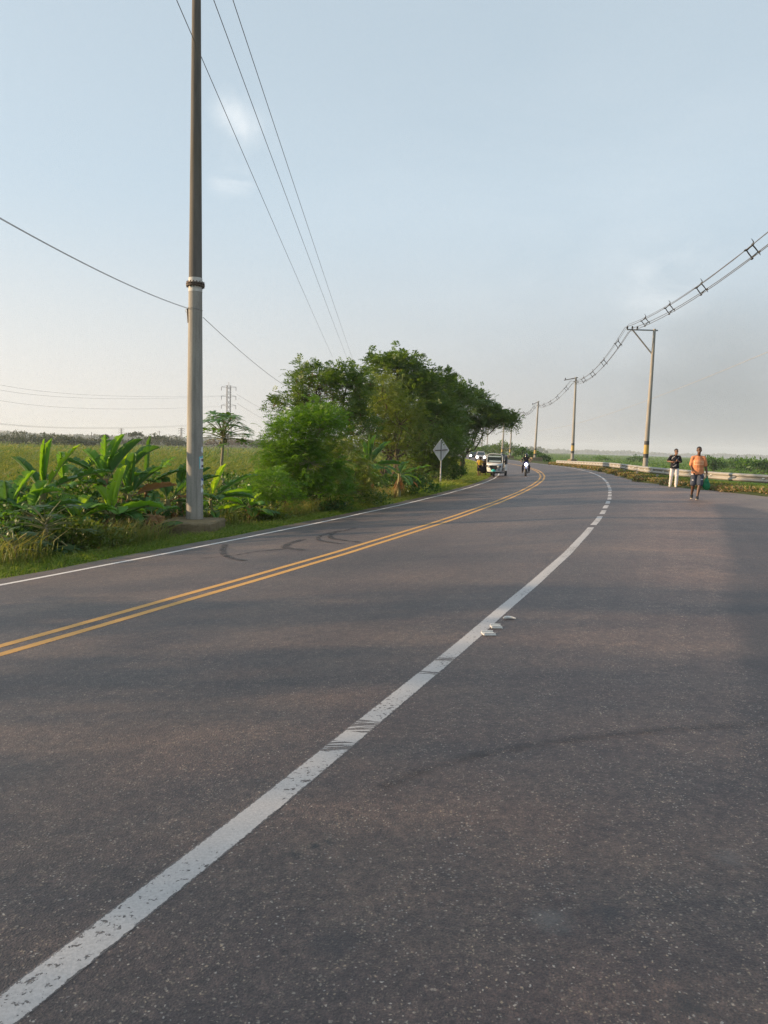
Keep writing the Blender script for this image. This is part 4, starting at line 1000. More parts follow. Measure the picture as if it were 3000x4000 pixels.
banana(655, 1950, 18.9, 'shaggy banana plant with dark drooping leaves directly left of the thick pole', [(30, 45, 1.2, .32, .3, .3, 1, .8), (350, 25, .8, .22, .8, .6, 2, .3), (170, 25, 1.1, .3, .6, .2, 1, .5), (120, 50, .8, .3, .5, .2, 1, .5), (20, 0, .8, .26, .6, .2, 1, .5), (210, 5, .9, .26, .5, .3, 1, .5)], .10, 7, dry=4)
banana(30, 1985, 15.4, 'banana plant with broad low leaves at the left edge of the picture', [(60, 60, .9, .32, .4, .2, 0, .8), (10, 35, 1.0, .32, .6, .2, 0, .6), (120, 50, .8, .3, .5, .2, 1, .6), (330, 15, .8, .32, .8, .2, 0, .4), (190, 30, .8, .3, .6, .3, 1, .5)], .07, 15)
banana(335, 1905, 18.6, 'banana plant with a wind-bent curled leaf behind the left side of the cluster', [(85, 80, .95, .26, .9, .5, 3, 1.0), (40, 55, .9, .3, .5, .2, 0, .8), (150, 45, .9, .3, .6, .2, 1, .6), (0, 20, .8, .3, .7, .2, 0, .5), (200, 15, .8, .3, .7, .3, 1, .4)], .07, 16)
banana(250, 1900, 17.8, 'banana plant with long shaded leaves between the left plant and the cluster', [(45, 45, 1.2, .3, .4, .4, 1, .7), (120, 65, .9, .3, .4, .1, 0, .9), (170, 30, 1.0, .3, .7, .3, 1, .5), (0, 20, .9, .3, .7, .2, 1, .5), (300, 20, .8, .3, .9, .2, 0, .3)], .08, 20)
banana(120, 2010, 15.2, 'low broad-leaved banana plant behind the small papaya crown', [(80, 60, .8, .3, .4, .1, 0, .8), (20, 30, .9, .3, .7, .2, 1, .5), (160, 30, .9, .3, .7, .2, 1, .5), (230, 15, .7, .28, .8, .2, 0, .3)], .06, 21)
banana(480, 1870, 18.8, 'banana plant with arched broad leaves at the top middle of the cluster', [(30, 60, 1.1, .36, .8, .1, 1, .8), (80, 72, .8, .3, .3, 0, 3, 1.1), (150, 50, .9, .32, .5, .1, 0, .8), (350, 25, .9, .32, .8, .3, 0, .5), (200, 20, .8, .3, .7, .2, 1, .4)], .07, 22)
banana(700, 1930, 19.2, 'dark banana plant directly behind the thick pole', [(160, 30, 1.0, .3, .6, .3, 1, .5), (20, 40, 1.0, .3, .6, .3, 1, .6), (90, 60, .9, .3, .4, .1, 1, .9), (0, 10, .8, .3, .7, .2, 0, .4)], .08, 23)
banana(300, 2030, 15.8, 'low banana sucker with yellowing leaves left of the bright young plant', [(70, 60, .6, .28, .4, .1, 3, .8), (10, 35, .75, .28, .8, .2, 0, .5), (150, 45, .7, .28, .6, .2, 0, .6), (200, 20, .8, .26, .7, .3, 3, .5), (300, 20, .6, .28, .9, .1, 1, .3)], .05, 17, dry=3)
banana(590, 2010, 17.3, 'low banana plant with drooping brownish leaves at the left corner of the concrete block', [(160, 30, .8, .28, .8, .3, 0, .4), (200, 15, .9, .28, .9, .4, 1, .3), (100, 50, .7, .26, .6, .2, 1, .5), (300, 10, .7, .26, .9, .4, 2, .3), (30, 30, .6, .24, .8, .3, 1, .4)], .06, 18, dry=4)
banana(822, 1945, 19.6, 'banana plant just right of the thick pole with one bright upright leaf', [(55, 62, .95, .24, .1, 0, 3, 1.2), (25, 38, 1.25, .34, .5, .5, 1, .8), (165, 35, .7, .26, .7, .1, 3, .5), (5, 15, 1.0, .3, .6, .1, 1, .5), (300, 20, .7, .26, .8, .1, 1, .3), (40, 20, 1.1, .3, .7, .1, 0, .5)], .05, 8, dry=1)
banana(975, 1975, 20.6, 'small banana plant with glowing yellow-green leaves right of the concrete block', [(118, 66, .62, .26, .3, 0, 0, 1.1), (60, 50, .5, .24, .6, 0, 3, .6), (320, 35, .45, .26, 1.2, 0, 0, .2), (185, 22, .85, .28, .5, 0, 0, .6), (205, 0, 1.0, .26, .35, .1, 3, .6), (230, 5, .6, .24, .8, 0, 0, .3), (290, -10, .5, .22, .6, 0, 0, .3), (20, 20, .4, .2, .7, 0, 1, .3)], .04, 9, dry=3)
banana(1440, 1815, 30.5, 'tall banana clump with upright leaves under the big trees', [(92, 86, 1.15, .34, .1, 0, 1, 1.4), (60, 72, 1.2, .34, .2, .1, 1, 1.1), (130, 66, 1.1, .32, .3, .3, 0, .9), (35, 52, 1.3, .34, .4, .2, 1, .9), (160, 50, 1.0, .3, .6, .4, 1, .6), (0, 10, 1.2, .34, .3, .1, 1, .6), (190, 20, .9, .3, .8, .2, 1, .4), (290, 10, .9, .32, .9, .4, 1, .3), (330, 0, 1.0, .32, .8, .4, 1, .3)], .09, 10, dry=7)
banana(1560, 1850, 31.5, 'ragged banana plant with one sunlit torn leaf pointing at the road sign', [(20, 22, 1.3, .34, .3, .8, 0, .5), (0, 0, .9, .3, 1.1, .3, 3, .3), (60, 50, .8, .3, .6, .3, 1, .5), (150, 35, .9, .3, .7, .3, 1, .5), (300, -5, .9, .3, .9, .3, 1, .3), (350, -20, .8, .3, .6, .5, 2, .3)], .08, 11, dry=6)
banana(1180, 1985, 24.2, 'small dark banana plant with arching leaves below the large feathery bush', [(0, 20, .95, .24, 1.0, .4, 1, .3), (20, 45, .9, .22, .9, .5, 1, .3), (170, 60, .6, .12, .5, .3, 3, .3), (120, 70, .6, .10, .3, .2, 3, .3), (60, 65, .6, .1, .4, .2, 3, .3), (310, 25, .9, .24, 1.0, .5, 1, .3)], .06, 12, dry=3)
banana(1290, 1945, 26.0, 'dark banana leaves half buried between the feathery bushes', [(10, 35, .95, .26, .6, .2, 1, .6), (340, 15, .8, .24, .8, .3, 1, .4), (80, 60, .7, .24, .4, .1, 1, .5), (180, 30, .7, .24, .7, .2, 1, .4)], .05, 13, dry=2)

# ---------------------------------------------------------------- papaya trees
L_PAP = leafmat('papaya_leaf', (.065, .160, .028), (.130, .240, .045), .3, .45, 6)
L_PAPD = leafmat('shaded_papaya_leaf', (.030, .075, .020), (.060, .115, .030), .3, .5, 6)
def palmate(c, ax, up, R, V, Fq, rs):
    """a seven-lobed leaf with saw-toothed lobes"""
    c, ax, up = map(np.array, (c, nrm(ax), nrm(up))); sd = nrm(np.cross(up, ax))
    for k in range(7):
        a = math.radians(-132 + 44 * k); d = ax * math.cos(a) + sd * math.sin(a); q = ax * -math.sin(a) + sd * math.cos(a); r = R * (1 - .09 * abs(k - 3)) * rs.uniform(.9, 1.1); dn = -up * r * .18
        for f0, f1, w0, w1 in ((.0, .42, .03, .17), (.42, .74, .09, .16), (.74, 1.0, .07, .0)):
            b = len(V); V += [c + d * r * f0 - q * r * w0 + dn * f0, c + d * r * f0 + q * r * w0 + dn * f0, c + d * r * f1 + q * r * w1 + dn * f1 * f1, c + d * r * f1 - q * r * w1 + dn * f1 * f1]; Fq.append((b, b + 1, b + 2, b + 3))
def papaya(px, basey, topy, dep, label, n, pl, R, trunk, mat, seed=1, ground=None, els=(-15, 65), fruit=0):
    t = W(px, topy, dep); g = gz(t.x, t.y); o = empty('papaya_tree', (t.x, t.y, g), label, 'papaya tree', 'papaya trees'); h = t.z - g; rs = np.random.default_rng(seed)
    mb = MB(); mb.tube(wig((.05, 0, -.2), (0, 0, h), 8, .012, seed), np.linspace(trunk * 1.25, trunk * .75, 8), 12); mb.build('trunk', M_BARKP, o, True)
    V, Fq = [], []; st = MB()
    for k in range(n):
        a = k * 2.4 + rs.uniform(-.2, .2); u = k / (n - 1); el = math.radians(els[0] + (els[1] - els[0]) * u + rs.uniform(-8, 8)); L = pl * (1.1 - .25 * u) * rs.uniform(.85, 1.1)
        d = np.array([math.cos(a) * math.cos(el), math.sin(a) * math.cos(el), math.sin(el)]); e = np.array([0, 0, h - .25 + .25 * u]) + d * L - np.array([0, 0, .06 * L])
        st.tube([(0, 0, h - .25 + .25 * u), tuple(np.array([0, 0, h - .25 + .25 * u]) + d * L * .5 + np.array([0, 0, .03 * L])), tuple(e)], [.016, .012, .008], 5)
        hd = np.array([math.cos(a), math.sin(a), 0.0]); ax = nrm(hd + np.array([0, 0, rs.uniform(-.45, .15)])); upv = nrm(np.array([0, 0, 1.0]) + hd * .3 + rs.normal(size=3) * .2)
        palmate(e, ax, upv, R * rs.uniform(.8, 1.15), V, Fq, rs)
    st.build('leaf_stalks', M_STEM, o, True); link('crown', arr_mesh('crown', V, Fq), mat, o)
    for k in range(fruit):
        a = k * 1.7; mb = MB(); mb.lathe([(.005, -.10), (.05, -.06), (.062, 0), (.05, .05), (.01, .09)], (math.cos(a) * .09, math.sin(a) * .09, h - .3 - .05 * k), 10); mb.build('fruit', M_STEM, o, True)
    return o
papaya(872, 1975, 1690, 28, 'slender papaya tree with a flat umbrella crown right of the thick pole', 46, .92, .44, .06, L_PAP, 5, els=(-2, 70), fruit=3)
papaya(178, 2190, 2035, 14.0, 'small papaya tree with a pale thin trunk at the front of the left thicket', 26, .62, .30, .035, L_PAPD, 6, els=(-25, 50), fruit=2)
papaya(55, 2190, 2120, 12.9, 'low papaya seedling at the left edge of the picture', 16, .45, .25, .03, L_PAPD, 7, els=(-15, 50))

# ---------------------------------------------------------------- trees beyond the road bend and far away
def far_bush(name, px, basey, topy, dep, w, label, group, leaf=L_FAR, seed=1, cat='bush', n=30, fl=None, zb=None, shape=None):
    t = W(px, topy, dep); bz = gz(t.x, t.y) if zb is None else zb; h = t.z - bz; f = fl or max(.25, dep * .0022)
    lob = shape or [((0, 0, .6), (.34, .34, .40), n), ((.26, 0, .42), (.26, .26, .40), n // 2), ((-.27, 0, .45), (.26, .26, .38), n // 2)]
    lob = [((a[0] * w, a[1] * w, a[2] * h), (b_[0] * w, b_[1] * w, b_[2] * h), c_) for a, b_, c_ in lob]
    return tree(name, (t.x, t.y, bz), lob, label, cat, group, leaf, nf=12, fl=f, lw=.5, kind='leaf', seed=seed, trunk=.05 + h * .012, spread=.05 * (w + h) / 2 + .1, shell=.4)
GR = 'bushes beyond the bend'
far_bush('roadside_bush', 1975, 1790, 1722, 232, 9, 'round dark bush beyond the bend, behind the banded pole with the long arm', GR, L_DARK, 51, n=60, fl=.5)
far_bush('roadside_bush', 1925, 1790, 1735, 250, 9, 'mid-green bush beyond the bend, above the roof of the three-wheeler', GR, L_SHRUB, 52, n=60, fl=.5)
far_bush('roadside_bush', 1880, 1790, 1748, 262, 8, 'light green banana-like bush beyond the bend, right above the cars', GR, L_BRIGHT, 53, n=50, fl=.55)
far_bush('roadside_bush', 2045, 1800, 1750, 163, 3.4, 'light bush with a spiky top just above the motorcyclist', GR, L_SHRUB, 54, n=44, fl=.4)
far_bush('roadside_bush', 2088, 1802, 1760, 160, 4.2, 'green bush wrapping the foot of the third banded pole', GR, L_SHRUB, 55, n=50, fl=.38)
far_bush('roadside_bush', 2120, 1806, 1775, 150, 3.0, 'low green bush right of the third banded pole', GR, L_SHRUB, 56, n=36, fl=.35)
GL = 'trees and bushes along the far edge of the field'
rs_ = np.random.default_rng(5)
items = [(-20, 1700, 250, 16, 'hedge bush', L_FAR), (45, 1702, 255, 12, '', L_FAR), (80, 1683, 262, 11, '', L_FAR), (120, 1705, 250, 12, '', L_FAR), (165, 1700, 262, 10, '', L_FAR), (190, 1690, 270, 11, '', L_FAR), (235, 1706, 250, 12, '', L_FAR), (262, 1700, 258, 9, '', L_FAR), (300, 1710, 250, 10, '', L_FAR), (335, 1712, 255, 10, '', L_FAR), (372, 1718, 262, 9, '', L_FAR)]
desc = ['dark hedge bush cut by the left edge of the picture', 'low hedge bush second from the left edge beyond the field', 'tallest peaked tree of the far left hedge', 'low hedge bush right of the tallest peaked tree', 'hedge bush above the left banana plant leaves', 'loose round tree in the middle of the far left hedge', 'hedge bush right of the loose round tree', 'narrow hedge bush near the right half of the far left hedge', 'hedge bush above the banana cluster at its left', 'low hedge bush left of the two far thin poles', 'last low bush at the right end of the left hedge']
for i, ((px, ty, dep, w, _, lf), lb) in enumerate(zip(items, desc)): far_bush('hedge_bush', px, 0, ty, dep, w, lb, GL, lf, 60 + i, 'bush' if i not in (2, 5) else 'tree', 26)
more = [(415, 1717, 420, 14, L_FAR, 'faint low bush behind the short pale far pole'), (455, 1720, 420, 15, L_FAR, 'faint low bush left of the flat-topped far tree'), (495, 1722, 430, 15, L_FAR, 'faint low bush below the flat-topped far tree'), (562, 1706, 370, 14, L_FAR, 'dark round far tree left of the palms'), (540, 1722, 400, 14, L_FAR, 'faint low bush right of the flat-topped far tree'),
        (608, 1697, 360, 9, L_FAR, 'dark bushy far palm beside the thin pole with a crossbar'), (655, 1698, 360, 15, L_FAR, 'dark dense far tree clump just left of the thick pole'), (632, 1712, 355, 14, L_FAR, 'low dark bush between the far palms'), (695, 1720, 380, 10, L_FAR, 'low dark bush touching the left edge of the thick pole'),
        (835, 1722, 400, 14, L_BROWN, 'brown scrub bush left of the papaya trunk'), (905, 1716, 400, 15, L_BROWN, 'brown scrub bush right of the papaya trunk'), (960, 1713, 395, 14, L_BROWN, 'reddish brown scrub tree beyond the field'), (1020, 1723, 380, 14, L_FAR, 'dark green far bush left of the large feathery bush'), (1075, 1718, 380, 14, L_FAR, 'far bush half hidden by the large feathery bush')]
for i, (px, ty, dep, w, lf, lb) in enumerate(more): far_bush('far_tree', px, 0, ty, dep, w, lb, GL, lf, 80 + i, 'tree', 26)
flat = [((0, 0, .86), (.5, .4, .06), 22), ((.15, 0, .95), (.32, .3, .04), 12), ((-.22, 0, .78), (.25, .25, .04), 10)]
far_bush('umbrella_tree', 528, 0, 1691, 380, 7.2, 'flat-topped umbrella tree standing above the far bushes', GL, L_FAR, 97, 'tree', shape=flat)
far_bush('umbrella_tree', 408, 0, 1702, 380, 4.6, 'small flat-topped tree left of the short pale far pole', GL, L_FAR, 98, 'tree', shape=flat)
# vegetation that goes on to the left of the picture (throws the long shadows on the near lane)
GO = 'thicket continuing beyond the left edge'
for i, (x, y, h, w) in enumerate([(-11.2, 8.3, 5.2, 1.5), (-11.4, 5.7, 5.9, 1.9), (-11.6, 3.6, 6.1, 2.2), (-12.0, 1.6, 6.1, 2.4)]):
    tree('roadside_tree', (x, y, gz(x, y)), [((0, 0, h * .80), (w * .55, w * .5, h * .2), 30), ((.1, 0, h * .48), (w * .5, w * .5, h * .25), 26)], ['leafy roadside tree, nearest outside the left edge of the picture', 'leafy roadside tree, second outside the left edge', 'leafy roadside tree, third outside the left edge', 'leafy roadside tree, last outside the left edge'][i], 'tree', GO, L_DARK, nf=14, fl=.36, seed=110 + i, trunk=.07, spread=.26)

# ---------------------------------------------------------------- grasses, reeds, weeds
def N_gold(nt):
    sp = N(nt, 'ShaderNodeSeparateXYZ'); nt.links.new(pos(nt), sp.inputs[0]); return maprange(nt, sp.outputs[1], 40, 170, -.32, .0)   # the ripe part of the reed bed starts some way out
def blade_mat(name, lo, hi, tip, trans=.3, golden=0):
    m, nt, b, out = new_mat(name); ri = N(nt, 'ShaderNodeNewGeometry').outputs['Random Per Island']
    tp = N(nt, 'ShaderNodeAttribute', attribute_name='tip').outputs['Fac']; pn = noise(nt, .12, 3, pos(nt)) if not golden else math_(nt, 'ADD', noise(nt, .10, 4, pos(nt)), N_gold(nt))
    c = mixc(nt, math_(nt, 'ADD', math_(nt, 'MULTIPLY', ri, .65), math_(nt, 'MULTIPLY', maprange(nt, pn, .35, .65), .35)), lo, hi)
    c = mixc(nt, math_(nt, 'MULTIPLY', maprange(nt, tp, .35, 1.0), maprange(nt, math_(nt, 'ADD', ri, maprange(nt, pn, .4, .6, -.3, .3)), .2, .8, .25, .95)), c, tip)
    nt.links.new(c, b.inputs['Base Color']); b.inputs['Roughness'].default_value = .6; b.inputs['Specular IOR Level'].default_value = .25
    tr = N(nt, 'ShaderNodeBsdfTranslucent'); nt.links.new(mixc(nt, 1, c, (1.5, 1.4, .7), 'MULTIPLY'), tr.inputs['Color']); ms = N(nt, 'ShaderNodeMixShader'); ms.inputs[0].default_value = trans
    nt.links.new(b.outputs[0], ms.inputs[1]); nt.links.new(tr.outputs[0], ms.inputs[2]); nt.links.new(ms.outputs[0], out.inputs['Surface']); return m
def blades(name, P, h, w, mat, label, cat, lean=.35, seed=0, bend=.35, wind=(0.5, 0, 0)):
    rs = np.random.default_rng(seed); n = len(P); a = rs.uniform(0, 6.283, n); sd = np.c_[np.cos(a), np.sin(a), np.zeros(n)]
    ld = rs.normal(size=(n, 3)) * lean + np.array(wind) * lean; ld[:, 2] = 0; h = np.broadcast_to(h, n)[:, None]; w = np.broadcast_to(w, n)[:, None]
    up_ = np.array([0, 0, 1.0]); m1 = P + (up_ * .6 + ld * .3) * h; tp = P + (up_ * (1 - .25 * bend) + ld * (1 + bend)) * h
    V = np.empty((n, 6, 3)); V[:, 0] = P - sd * w * .5; V[:, 1] = P + sd * w * .5; V[:, 2] = m1 - sd * w * .42; V[:, 3] = m1 + sd * w * .42; V[:, 4] = tp - sd * w * .08; V[:, 5] = tp + sd * w * .08
    k = np.arange(n)[:, None] * 6; Fq = np.concatenate([k + np.array([0, 1, 3, 2]), k + np.array([2, 3, 5, 4])])
    me = arr_mesh(name, V.reshape(-1, 3), Fq); at = me.attributes.new('tip', 'FLOAT', 'POINT'); at.data.foreach_set('value', np.tile([0, 0, .6, .6, 1, 1], n).astype(np.float32))
    return tag(link(name, me, mat), label, cat, kind='stuff')
M_REED = blade_mat('reed_blades', (.030, .110, .014), (.085, .215, .028), (.34, .26, .075), .4, 1)
M_GRASS = blade_mat('verge_grass', (.075, .170, .020), (.190, .300, .040), (.38, .36, .10), .42)
M_DRYG = blade_mat('dry_seed_grass', (.10, .16, .03), (.20, .22, .06), (.42, .32, .13), .35)
M_MARSH = blade_mat('marsh_leaves', (.040, .115, .018), (.105, .210, .032), (.15, .24, .05), .3)
rs = np.random.default_rng(77)
def scatter(n, y0, y1, r0_, r1_, pw=1.0):
    """points between two bearings, thinning out with distance"""
    u = rs.random(n); y = 1 / (1 / y0 + (1 / y1 - 1 / y0) * u) if pw == 1 else y0 * (y1 / y0) ** u
    x = y * (r0_ + (r1_ - r0_) * rs.random(n)); return x, y
x, y = scatter(120000, 17, 420, -.62, .12)
d, t = dist_(x, y); k = (d > LE + 4.6); x, y = x[k], y[k]
hh = (1.05 + .35 * rs.random(len(x))) * (1 + .10 * np.sin(x * .13) * np.sin(y * .09)); hh *= np.where(y < 26, .9, 1)
blades('reeds', np.c_[x, y, zground(x, y)], hh, .022 + y * .0011, M_REED, 'tall green reeds with golden tips filling the wet field on the left', 'reeds', .30, 3, .5, (.9, -.2, 0))
# verge grass, left
n = 90000; t_ = -4 + 134 * rs.random(n) ** 1.7; dd_ = LE - .06 + np.abs(rs.normal(size=n)) * .95; q = at_road(t_, dd_); zz = zground(q[:, 0], q[:, 1])
blades('verge_grass', np.c_[q, zz], (.05 + .16 * rs.random(n) * np.clip((dd_ - LE + .3), .25, 1.3)), .006 + np.maximum(t_, 5) * .0006, M_GRASS, 'short bright green grass along the left edge of the asphalt', 'grass', .7, 4, .6, (.3, 0, 0))
n = 30000; t_ = 4 + 30 * rs.random(n) ** 1.2; dd_ = LE + .75 + rs.random(n) * 1.9; keep = (np.sin(t_ * 1.9) + np.sin(t_ * .83 + 2) + rs.normal(size=n) * .5) > -.1; t_, dd_ = t_[keep], dd_[keep]; q = at_road(t_, dd_); zz = zground(q[:, 0], q[:, 1])
k = ~((np.abs(q[:, 0] - (cen.x)) < 1.1) & (np.abs(q[:, 1] - cen.y + .5) < 1.5)); q, zz = q[k], zz[k]
blades('dry_grass', np.c_[q, zz], (.22 + .5 * rs.random(len(q)) ** 1.5), .018, M_DRYG, 'straw-coloured seed grass in front of the left thicket', 'grass', .28, 5, .4)
n = 42000; t_ = 32 + 60 * rs.random(n) ** 1.3; dd_ = LE + .5 + rs.random(n) * 6; kk = ~((t_ > 50) & (t_ < 68) & (dd_ < LE + 2.4)) & ~((t_ > 66) & (rs.random(n) < .3)); t_, dd_ = t_[kk], dd_[kk]; n = len(t_); q = at_road(t_, dd_); zz = zground(q[:, 0], q[:, 1])
blades('tall_verge_grass', np.c_[q, zz], np.where(t_ < 42, .2 + .35 * rs.random(n), .12 + .16 * rs.random(n)), .018 + t_ * .0005, M_GRASS, 'tall green grass around the road sign and up to the bend', 'grass', .3, 6, .4)
n = 16000; t_ = 85 + 110 * rs.random(n); dd_ = LE + .4 + rs.random(n) * 6; q = at_road(t_, dd_); zz = zground(q[:, 0], q[:, 1])
blades('tall_verge_grass', np.c_[q, zz], .2 + .2 * rs.random(n), .10, M_GRASS, 'sunlit grass verge inside the bend left of the three-wheeler', 'grass', .3, 16, .4)
# right verge: trailing weeds, partly dry
L_WEED = leafmat('verge_weed', (.070, .125, .025), (.15, .17, .045), .3, third=(.32, .19, .08)); L_WEEDD = leafmat('dry_weed', (.17, .12, .06), (.34, .24, .12), .25)
n = 60000; t_ = 18 + 85 * rs.random(n) ** 1.25; re_ = right_edge_d(t_); wv = .35 * np.sin(t_ * 1.3) + .25 * np.sin(t_ * 3.1); dd_ = re_ - .15 - wv * .5 - np.abs(rs.normal(size=n)) * .9 + .15; q = at_road(t_, dd_); zz = zground(q[:, 0], q[:, 1])
dry = rs.random(n) < np.clip(.62 - (re_ - dd_) * .35, .12, .7)
for nm, msk, mt, lb in (('verge_weeds', ~dry, L_WEED, 'green trailing weeds below the guard rail'), ('dry_verge_weeds', dry, L_WEEDD, 'brown dried weeds and litter at the right asphalt edge')):
    c_ = np.c_[q[msk], zz[msk] + rs.random(msk.sum()) * .14]; ll_ = .05 + t_[msk] * .0016
    V, Fq = leaf_quads(c_, rs.normal(size=(len(c_), 3)) + np.array([0, 0, .35]), ll_, ll_ * .6); tag(link(nm, arr_mesh(nm, V, Fq), mt), lb, 'weeds', kind='stuff')
n = 26000; t_ = 22 + 80 * rs.random(n) ** 1.2; dd_ = right_edge_d(t_) - .9 - rs.random(n) * 2.2; q = at_road(t_, dd_); zz = zground(q[:, 0], q[:, 1])
blades('verge_grass', np.c_[q, zz], .08 + .18 * rs.random(n), .012 + t_ * .0005, M_GRASS, 'rough green grass behind and under the guard rail', 'grass', .4, 8, .4)
# marsh on the right
x, y = scatter(110000, 34, 1500, .12, .75, 2); d, t = dist_(x, y); k = (d < right_edge_d(t) - 5.5) & (x < 1500); x, y = x[k], y[k]
patch = np.sin(x * .045 + 1) * np.sin(y * .021) + .5 * np.sin(x * .11) * np.sin(y * .05 + 2)
blades('marsh_plants', np.c_[x, y, zground(x, y)], (.35 + .35 * rs.random(len(x))) * (1 + .45 * patch), .03 + y * .0011, M_MARSH, 'flat green marsh vegetation between the road and the lagoon', 'marsh plants', .5, 9, .6)
GM = 'leafy bushes standing in the marsh'
mb_ = [(2790, 1789, 150, 4.5, 'leafy marsh bush right behind the man in the orange shirt'), (2840, 1786, 190, 7, 'tall-leaved marsh bush right of the man in orange'), (2890, 1790, 165, 6, 'marsh bush below the far shore, third from the right edge'), (2935, 1788, 150, 5, 'marsh bush second from the right edge'), (2985, 1791, 135, 5, 'marsh bush cut by the right edge of the picture'),
       (2755, 1789, 180, 6, 'low marsh bush between the two walking men'), (2490, 1782, 260, 7, 'dark low marsh bush left of the nearest banded pole'), (2350, 1784, 300, 7, 'dark low marsh bush far behind the guard rail')]
for i, (px, ty, dep, w, lb) in enumerate(mb_): far_bush('marsh_bush', px, 0, ty, dep, w, lb, GM, (L_BRIGHT if i % 2 else L_SHRUB), 130 + i, 'bush', 22, fl=.55, zb=-1.75)
# far shore: a low wood, one mass
def far_wood(name, x0, x1, y, h, n, label, seed):
    rs = np.random.default_rng(seed); x = rs.uniform(x0, x1, n); prof = h * (.55 + .25 * np.sin(x * .011 + seed) * np.sin(x * .0043) + .15 * np.sin(x * .05) + .10 * np.sin(x * .13 + 2))
    z = -1.6 + prof * rs.random(n) ** .7; yy = y + rs.uniform(-60, 60, n); c_ = np.c_[x, yy, z]; V, Fq = leaf_quads(c_, rs.normal(size=(n, 3)), 9.0, 7.0)
    tag(link(name, arr_mesh(name, V, Fq), L_FAR), label, 'far wood', kind='stuff')
far_wood('far_shore_wood', 350, 2600, 2950, 15, 14000, 'low hazy wood along the far shore of the lagoon', 2)
far_wood('far_plain_wood', -1500, 300, 1500, 9, 12000, 'faint low woods on the plain far beyond the left field', 3)
# ================================================================ PEOPLE AND VEHICLES
def cap(p0, p1, r0, r1, sx=1.0, sy=1.0, side=(1, 0, 0), n=14):
    """a closed tapered limb with rounded ends; sx along 'side', sy across it"""
    p0, p1 = np.array(p0, float), np.array(p1, float); ax = p1 - p0; L = np.linalg.norm(ax); ax = ax / L if L > 1e-6 else np.array([0, 0, 1.0])
    s = np.array(side, float); s = s - ax * s.dot(ax); s = s / np.linalg.norm(s) if np.linalg.norm(s) > 1e-3 else nrm(np.cross(ax, [0.3, .9, .1])); b = np.cross(ax, s); rings = []
    for k in range(5): a = math.pi / 2 * (1 - k / 5); rings.append((-math.sin(a) * r0, math.cos(a) * r0))
    for k in range(1, 4): t = k / 4; rings.append((L * t, r0 + (r1 - r0) * t))
    for k in range(0, 5): a = math.pi / 2 * k / 5; rings.append((L + math.sin(a) * r1, math.cos(a) * r1))
    V = []; Fc = []
    for z, r in rings[1:]:
        for k in range(n): a = 2 * math.pi * k / n; V.append(p0 + ax * z + s * math.cos(a) * r * sx + b * math.sin(a) * r * sy)
    m = len(rings) - 1
    for i in range(m - 1):
        for k in range(n): Fc.append((i * n + k, i * n + (k + 1) % n, (i + 1) * n + (k + 1) % n, (i + 1) * n + k))
    V.append(p0 - ax * r0); V.append(p0 + ax * (L + r1)); a0, a1 = len(V) - 2, len(V) - 1
    for k in range(n): Fc.append((a0, (k + 1) % n, k)); Fc.append((a1, (m - 1) * n + k, (m - 1) * n + (k + 1) % n))
    return V, Fc
def blob(name, caps, voxel, mat, parent, sm=4, loc=None, disp=0, cut=None):
    """limbs grown together into one continuous smooth surface"""
    mb = MB()
    for c in caps: mb.add(*cap(*c[:4], **(c[4] if len(c) > 4 else {})))
    me = bpy.data.meshes.new('tmp'); me.from_pydata(mb.v, [], mb.f); o = bpy.data.objects.new('tmp', me); COL.objects.link(o)
    r = o.modifiers.new('r', 'REMESH'); r.mode = 'VOXEL'; r.voxel_size = voxel; r.use_smooth_shade = True
    s = o.modifiers.new('s', 'SMOOTH'); s.iterations = sm; s.factor = .5
    if disp:
        t = bpy.data.textures.get('folds') or bpy.data.textures.new('folds', 'CLOUDS'); t.noise_scale = .09
        q = o.modifiers.new('d', 'DISPLACE'); q.texture = t; q.strength = disp; q.mid_level = .5
    dg = bpy.context.evaluated_depsgraph_get(); m2 = bpy.data.meshes.new_from_object(o.evaluated_get(dg)); m2.name = name
    bpy.data.objects.remove(o); bpy.data.meshes.remove(me); m2.materials.clear()
    if cut:
        bm = bmesh.new(); bm.from_mesh(m2)
        for co, no in cut: bmesh.ops.bisect_plane(bm, geom=bm.verts[:] + bm.edges[:] + bm.faces[:], plane_co=co, plane_no=no, clear_outer=True)
        bm.to_mesh(m2); bm.free()
    m2.shade_smooth()
    return link(name, m2, mat, parent)
SK1 = simple('dark_brown_skin', (.105, .052, .030), .5, var=.1, spec=.4)
SK2 = simple('brown_skin', (.20, .105, .062), .5, var=.1, spec=.4)
HAIR = simple('black_hair', (.010, .009, .009), .6)
EYEW = simple('eye_white', (.26, .22, .19), .3); EYED = simple('eye_dark', (.01, .008, .008), .3)
def cloth(name, col, **k): return simple(name, col, .85, var=k.get('var', .12), scale=k.get('scale', 14), bmp=.2, spec=.15)
